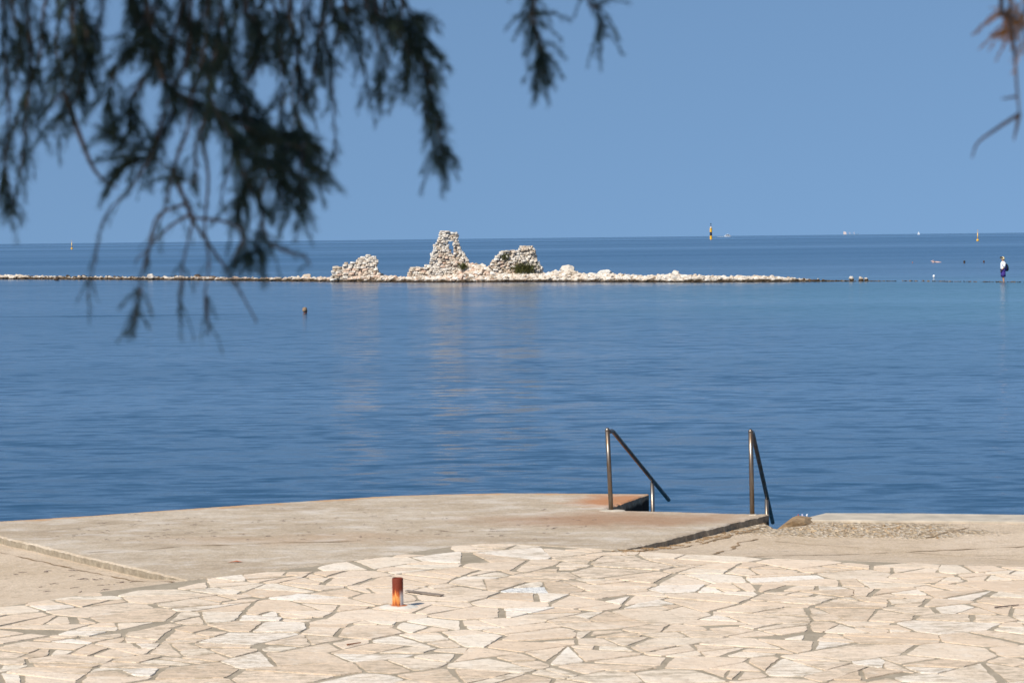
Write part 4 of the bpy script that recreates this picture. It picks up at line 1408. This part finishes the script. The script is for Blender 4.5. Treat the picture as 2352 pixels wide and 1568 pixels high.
m.add([(0.03 * L, 0, 0.2 * L), (0.42 * L, -0.03 * L, 0.2 * L), (0.03 * L, 0, 1.0 * L), (0.03 * L, 0.02 * L, 0.2 * L), (0.42 * L, -0.01 * L, 0.2 * L), (0.03 * L, 0.02 * L, 1.0 * L)], [(2, 1, 0), (3, 4, 5), (1, 4, 3, 0), (2, 5, 4, 1), (0, 3, 5, 2)])
m.build('sail', wpaint, sb_)

# ------------------------------------------------------------------ tamarisk hanging into the view
rnd = random.Random(99)
tree = empty('tamarisk_tree', (-2.7, 2.6, zs(2.6)))
tag(tree, 'tamarisk tree with dark feathery boughs hanging over the view of the sea', 'tree')
inv = Vector(tree.location)
def loc_(v): return Vector(v) - inv
m = MB()
m.tube([loc_(q) for q in ((-2.7, 2.6, zs(2.6) - 0.1), (-2.66, 2.58, 1.3), (-2.5, 2.62, 2.1), (-2.42, 2.7, 3.0), (-2.1, 2.75, 3.9), (-1.7, 2.8, 4.5))], [0.19, 0.15, 0.13, 0.115, 0.09, 0.06], 12)
m.build('trunk', M['bark'], tree, True)
limbs = [[(-2.2, 2.72, 3.7), (-1.5, 2.9, 4.05), (-0.8, 3.0, 4.15), (-0.1, 3.0, 4.2), (0.5, 3.1, 4.15), (0.95, 3.1, 3.95)],
         [(-1.7, 2.8, 4.5), (-1.0, 2.2, 4.9), (-0.3, 1.6, 5.2)],
         [(-2.42, 2.7, 3.0), (-2.9, 2.2, 3.9), (-3.2, 1.6, 4.6)],
         [(-1.7, 2.8, 4.5), (-1.4, 3.4, 5.0), (-0.9, 4.0, 5.2)],
         [(-2.1, 2.75, 3.9), (-1.6, 1.9, 4.4), (-1.0, 1.2, 4.7)]]
for l in limbs:
    m = MB(); k = len(l)
    m.tube([loc_(q) for q in l], [0.055 * (1 - 0.8 * i / (k - 1)) for i in range(k)], 8)
    m.build('limb', M['bark'], tree, True)

def frame_of(t):
    a = Vector((0, 0, 1)) if abs(t.z) < 0.9 else Vector((1, 0, 0))
    x = t.cross(a).normalized()
    return x, t.cross(x)
def needles(m, pts, per_m, ln, ang, w, start=0.0):
    """fine scale-leaved twiglets along a twig, pointing on and outwards"""
    tot = sum((pts[i + 1] - pts[i]).length for i in range(len(pts) - 1))
    run = 0.0
    for i in range(len(pts) - 1):
        a, b = pts[i], pts[i + 1]
        seg = (b - a).length
        if seg < 1e-6: continue
        t = (b - a) / seg
        x, y = frame_of(t)
        n = seg * per_m
        n = int(n) + (1 if rnd.random() < n - int(n) else 0)
        for _ in range(n):
            u = rnd.random()
            fr = (run + u * seg) / tot
            if fr < start: continue
            ph = rnd.uniform(0, 6.283); an = rnd.gauss(ang, 0.16)
            d = t * math.cos(an) + (x * math.cos(ph) + y * math.sin(ph)) * math.sin(an)
            d.z -= 0.18; d.normalize()
            p = a.lerp(b, u)
            L = ln * rnd.uniform(0.5, 1.25) * (1 - 0.45 * fr)
            e = p + d * L
            s = d.cross(Vector((rnd.gauss(0, 1), rnd.gauss(0, 1), rnd.gauss(0, 1)))).normalized() * w
            s2 = d.cross(s).normalized() * w
            q = p + d * L * 0.5
            m.add([p, q + s, q - s * 0.5 + s2 * 0.87, q - s * 0.5 - s2 * 0.87, e], [(0, 1, 2), (0, 2, 3), (0, 3, 1), (4, 2, 1), (4, 3, 2), (4, 1, 3)])
        run += seg
def smoothline(P, k=6):
    out = []
    for i in range(len(P) - 1):
        p0 = P[max(i - 1, 0)]; p1 = P[i]; p2 = P[i + 1]; p3 = P[min(i + 2, len(P) - 1)]
        for j in range(k):
            t = j / k
            out.append(0.5 * ((2 * p1) + (p2 - p0) * t + (2 * p0 - 5 * p1 + 4 * p2 - p3) * t * t + (3 * p1 - p0 - 3 * p2 + p3) * t ** 3))
    out.append(P[-1])
    return out
def bough(pix, depth, dens=1.0, r0=0.0025, ln=0.030, leafy=True, sub=1.0, mat='needle', start=0.0):
    if pix[-1][1] > 595:
        dens *= 0.6; sub *= 0.55; ln = 0.022
    d2 = depth + rnd.uniform(-0.12, 0.12)
    P = [at(x, y, depth + (d2 - depth) * i / max(1, len(pix) - 1)) for i, (x, y) in enumerate(pix)]
    # carry it on up to the limb above the frame
    if pix[0][1] < 5:
        top = P[0] + Vector((rnd.uniform(-0.08, 0.08), rnd.uniform(-0.05, 0.05), 0.25))
        P = [top] + P
    pts = [loc_(q) for q in smoothline(P)]
    n = len(pts)
    m = MB(); m.tube(pts, [r0 * (1 - 0.7 * i / (n - 1)) for i in range(n)], 5)
    bo_ = m.build('bough', M['twig'], tree)
    if leafy:
        m = MB()
        needles(m, pts, 480 * dens, ln, 0.46, 0.00055, start)
        # side twigs
        L = sum((pts[i + 1] - pts[i]).length for i in range(n - 1))
        for _ in range(int(L * 62 * sub)):
            i = rnd.randrange(int(n * start), n - 1)
            t = (pts[i + 1] - pts[i]).normalized()
            x, y = frame_of(t)
            ph = rnd.uniform(0, 6.283); an = rnd.gauss(0.55, 0.2)
            d = t * math.cos(an) + (x * math.cos(ph) + y * math.sin(ph)) * math.sin(an)
            l = rnd.uniform(0.02, 0.065)
            a = pts[i]; b = a + d * l * 0.5; c = b + (d + Vector((0, 0, -0.5))).normalized() * l * 0.5
            m.tube([a, b, c], [0.0009, 0.0007, 0.0004], 3, False)
            needles(m, [a, b, c], 620 * dens, ln * 0.75, 0.5, 0.0005)
        m.build('foliage', M[mat], bo_)
    return bo_
B = bough
# left curtain
B([(0, -20), (10, 120), (20, 260), (12, 360), (28, 480)], 3.1, 1.0)
B([(60, -20), (70, 120), (62, 250), (50, 370), (25, 500)], 3.0, 1.2)
B([(25, -20), (45, 90), (35, 200)], 3.2, 1.2)
B([(110, -20), (95, 110), (60, 220), (20, 330), (5, 420)], 3.3, 1.0)
B([(130, -20), (130, 110), (150, 230), (125, 300)], 3.2, 1.0)
B([(190, -20), (200, 90), (185, 190), (160, 260)], 3.0, 1.5, sub=1.6)
B([(240, -20), (210, 110), (150, 200), (100, 260)], 3.1, 1.2)
B([(165, -20), (170, 90), (130, 160), (95, 240)], 3.0, 1.0)
B([(150, 215), (188, 325), (222, 397), (270, 432)], 3.0, leafy=False, r0=0.0045)
# dark central mass
B([(300, -20), (330, 80), (310, 110), (262, 170), (246, 235)], 2.9, 1.8, sub=2.0)
B([(330, -20), (350, 90), (380, 190), (440, 230), (520, 265), (610, 290), (705, 330)], 2.9, 1.8, r0=0.005, sub=2.2)
B([(360, -20), (350, 140), (300, 230), (290, 320), (255, 300)], 2.95, 1.4, sub=1.8)
B([(420, -20), (390, 120), (400, 240), (360, 330), (330, 365), (275, 385)], 3.0, 1.6, sub=1.8)
B([(440, -20), (430, 130), (380, 250), (350, 350), (300, 430), (240, 500), (218, 600), (200, 685)], 3.0, 0.8, sub=0.7)
B([(480, -20), (470, 110), (440, 220), (430, 300), (400, 380), (380, 470), (335, 590), (318, 680), (306, 745)], 2.95, 0.8, sub=0.8)
B([(500, -20), (500, 90), (480, 200), (520, 300), (560, 340), (640, 380), (712, 415)], 2.85, 1.6, sub=2.0)
B([(540, -20), (520, 100), (540, 200), (590, 300), (640, 340), (660, 420), (690, 500)], 2.95, 1.5, sub=2.0)
B([(560, 290), (620, 320), (700, 345), (715, 400)], 2.9, 2.0, sub=2.4)
B([(480, 250), (450, 330), (440, 420), (330, 340)], 2.9, 1.2, sub=1.5)
B([(520, 265), (560, 400), (600, 480), (590, 560), (570, 590)], 2.9, 1.8, sub=2.2)
B([(600, 300), (580, 420), (545, 470), (560, 560), (575, 585)], 3.0, 1.6, sub=2.0)
B([(640, 350), (600, 440), (610, 540), (640, 570), (700, 590), (712, 610)], 3.0, 1.0, sub=0.9)
B([(430, 300), (400, 400), (440, 490), (430, 560), (418, 620), (415, 700)], 3.05, 0.7, sub=0.6)
B([(400, 390), (440, 500), (480, 560), (540, 650), (590, 740)], 3.1, 0.35, sub=0.3, r0=0.003)
B([(440, 490), (390, 520), (350, 560), (310, 600)], 3.05, 0.6, sub=0.4)
B([(455, 300), (478, 400), (470, 520), (480, 600), (470, 690), (478, 750)], 3.05, 0.6, sub=0.45)
B([(440, 500), (520, 510), (560, 540), (530, 600)], 3.0, 0.6, sub=0.5)
B([(420, 470), (360, 500), (340, 590), (330, 620)], 3.0, 0.6, sub=0.5)
B([(700, 330), (690, 400), (700, 470)], 2.9, 1.4, sub=2.0)
B([(660, 330), (640, 420), (650, 470)], 2.9, 1.5, sub=2.0)
# tips that end as little dark tufts
B([(324, 660), (314, 710), (304, 768)], 2.95, 2.2, sub=2.2)
B([(420, 640), (414, 670), (412, 715)], 3.05, 1.8, sub=1.4)
B([(474, 680), (477, 725), (479, 765)], 3.05, 1.2, sub=0.9)
# upper middle, paler
B([(580, -20), (600, 120), (560, 200), (600, 260)], 3.2, 1.2, sub=1.4)
B([(620, -20), (640, 90), (650, 200), (640, 290)], 3.2, 1.1, sub=1.2)
B([(670, -20), (680, 110), (690, 200), (680, 270)], 3.3, 1.0, sub=1.0)
B([(560, -20), (590, 70), (570, 150)], 3.2, 1.2, mat='needle_pale')
B([(420, -20), (430, 60), (470, 140), (480, 200)], 3.2, 1.0, mat='needle_pale')
B([(700, -20), (690, 100), (670, 220), (680, 280)], 3.4, 0.7, mat='needle_pale')
B([(545, 330), (520, 400), (505, 470)], 3.2, 0.6, mat='needle_pale', sub=0.5)
B([(710, -20), (740, 80), (760, 170), (768, 280), (770, 375)], 3.3, 0.9, sub=0.8)
B([(740, -20), (730, 90), (720, 180), (700, 240)], 3.2, 1.3, sub=1.3)
B([(790, -20), (800, 60), (830, 130), (850, 240)], 3.3, 0.9, sub=0.8)
B([(830, -20), (860, 60), (875, 150), (870, 220)], 3.2, 1.1, sub=1.0)
B([(860, -20), (920, 60), (970, 140), (990, 220), (1006, 290), (1014, 355)], 3.1, 1.5, sub=1.7)
B([(890, -20), (940, 60), (940, 140), (930, 200)], 3.1, 1.4, sub=1.5)
B([(840, -20), (900, 50), (950, 120), (990, 170), (975, 250), (994, 310), (1004, 350)], 3.15, 1.1, sub=1.2)
B([(760, -20), (780, 60), (760, 130)], 3.1, 1.4, sub=1.2)
B([(920, -20), (960, 50), (985, 110)], 3.1, 1.4, sub=1.2)
for i in range(16):
    x = rnd.uniform(-10, 930); L_ = rnd.uniform(70, 210)
    if 215 < x < 290 or 780 < x < 830: L_ *= 0.35
    B([(x, -20), (x + rnd.gauss(0, 14), L_ * 0.5), (x + rnd.gauss(0, 30), L_)], rnd.uniform(2.9, 3.5), rnd.uniform(0.7, 1.3), sub=1.0)
# two separate tips farther along the limb
B([(1232, -20), (1228, 40), (1240, 100), (1248, 135), (1244, 180)], 3.0, 1.7, sub=1.5, ln=0.022)
B([(1225, -20), (1215, 30), (1232, 80), (1246, 130)], 3.05, 1.5, sub=1.4, ln=0.022)
B([(1345, -20), (1372, 10), (1380, 52), (1379, 86)], 3.05, 1.3, sub=1.0, ln=0.018)
# bare dry twig at the far right with a few rusty tufts
B([(2300, -20), (2318, 40), (2328, 95), (2336, 200), (2341, 262)], 3.0, leafy=False, r0=0.004)
B([(2341, 262), (2290, 295), (2246, 328), (2233, 362)], 3.0, leafy=False, r0=0.003)
B([(2341, 262), (2334, 300), (2328, 322)], 3.0, leafy=False, r0=0.003)
B([(2338, 222), (2310, 226), (2300, 228)], 3.0, leafy=False, r0=0.002)
B([(2365, -20), (2352, 60), (2362, 110)], 3.05, 0.5, mat='dry', sub=0.4)
B([(2318, -10), (2308, 30), (2322, 55), (2308, 78)], 3.0, 2.4, mat='dry', sub=1.8, ln=0.010)
B([(2328, 40), (2345, 55), (2330, 75), (2312, 70)], 3.0, 2.4, mat='dry', sub=1.6, ln=0.010)
# the crown above and behind, out of the picture, shading these boughs
m = MB()
for i in range(1300):
    c = rnd.choice(limbs)
    j = rnd.randrange(len(c) - 1)
    p = Vector(c[j]).lerp(Vector(c[j + 1]), rnd.random()) + Vector((rnd.gauss(0, 0.45), rnd.gauss(0, 0.45), abs(rnd.gauss(0, 0.35))))
    if i > 520:  # extra unseen clump, added towards the sun to shade the boughs
        p = Vector((-0.75 + rnd.gauss(0, 0.55), 2.25 + rnd.gauss(0, 0.45), 4.5 + rnd.gauss(0, 0.3)))
    L_ = rnd.uniform(0.25, 0.5)
    low = CAM.z + 0.125 * max(p.y, 0) + 0.22
    if p.z - L_ < low: p.z = low + L_
    pts = [loc_(p), loc_(p + Vector((rnd.gauss(0, 0.05), rnd.gauss(0, 0.05), -L_ * 0.5))), loc_(p + Vector((rnd.gauss(0, 0.09), rnd.gauss(0, 0.09), -L_)))]
    m.tube(pts, [0.003, 0.002, 0.001], 3, False)
    needles(m, pts, 150, 0.07, 0.5, 0.0035)
m.build('crown', M['needle'], tree)
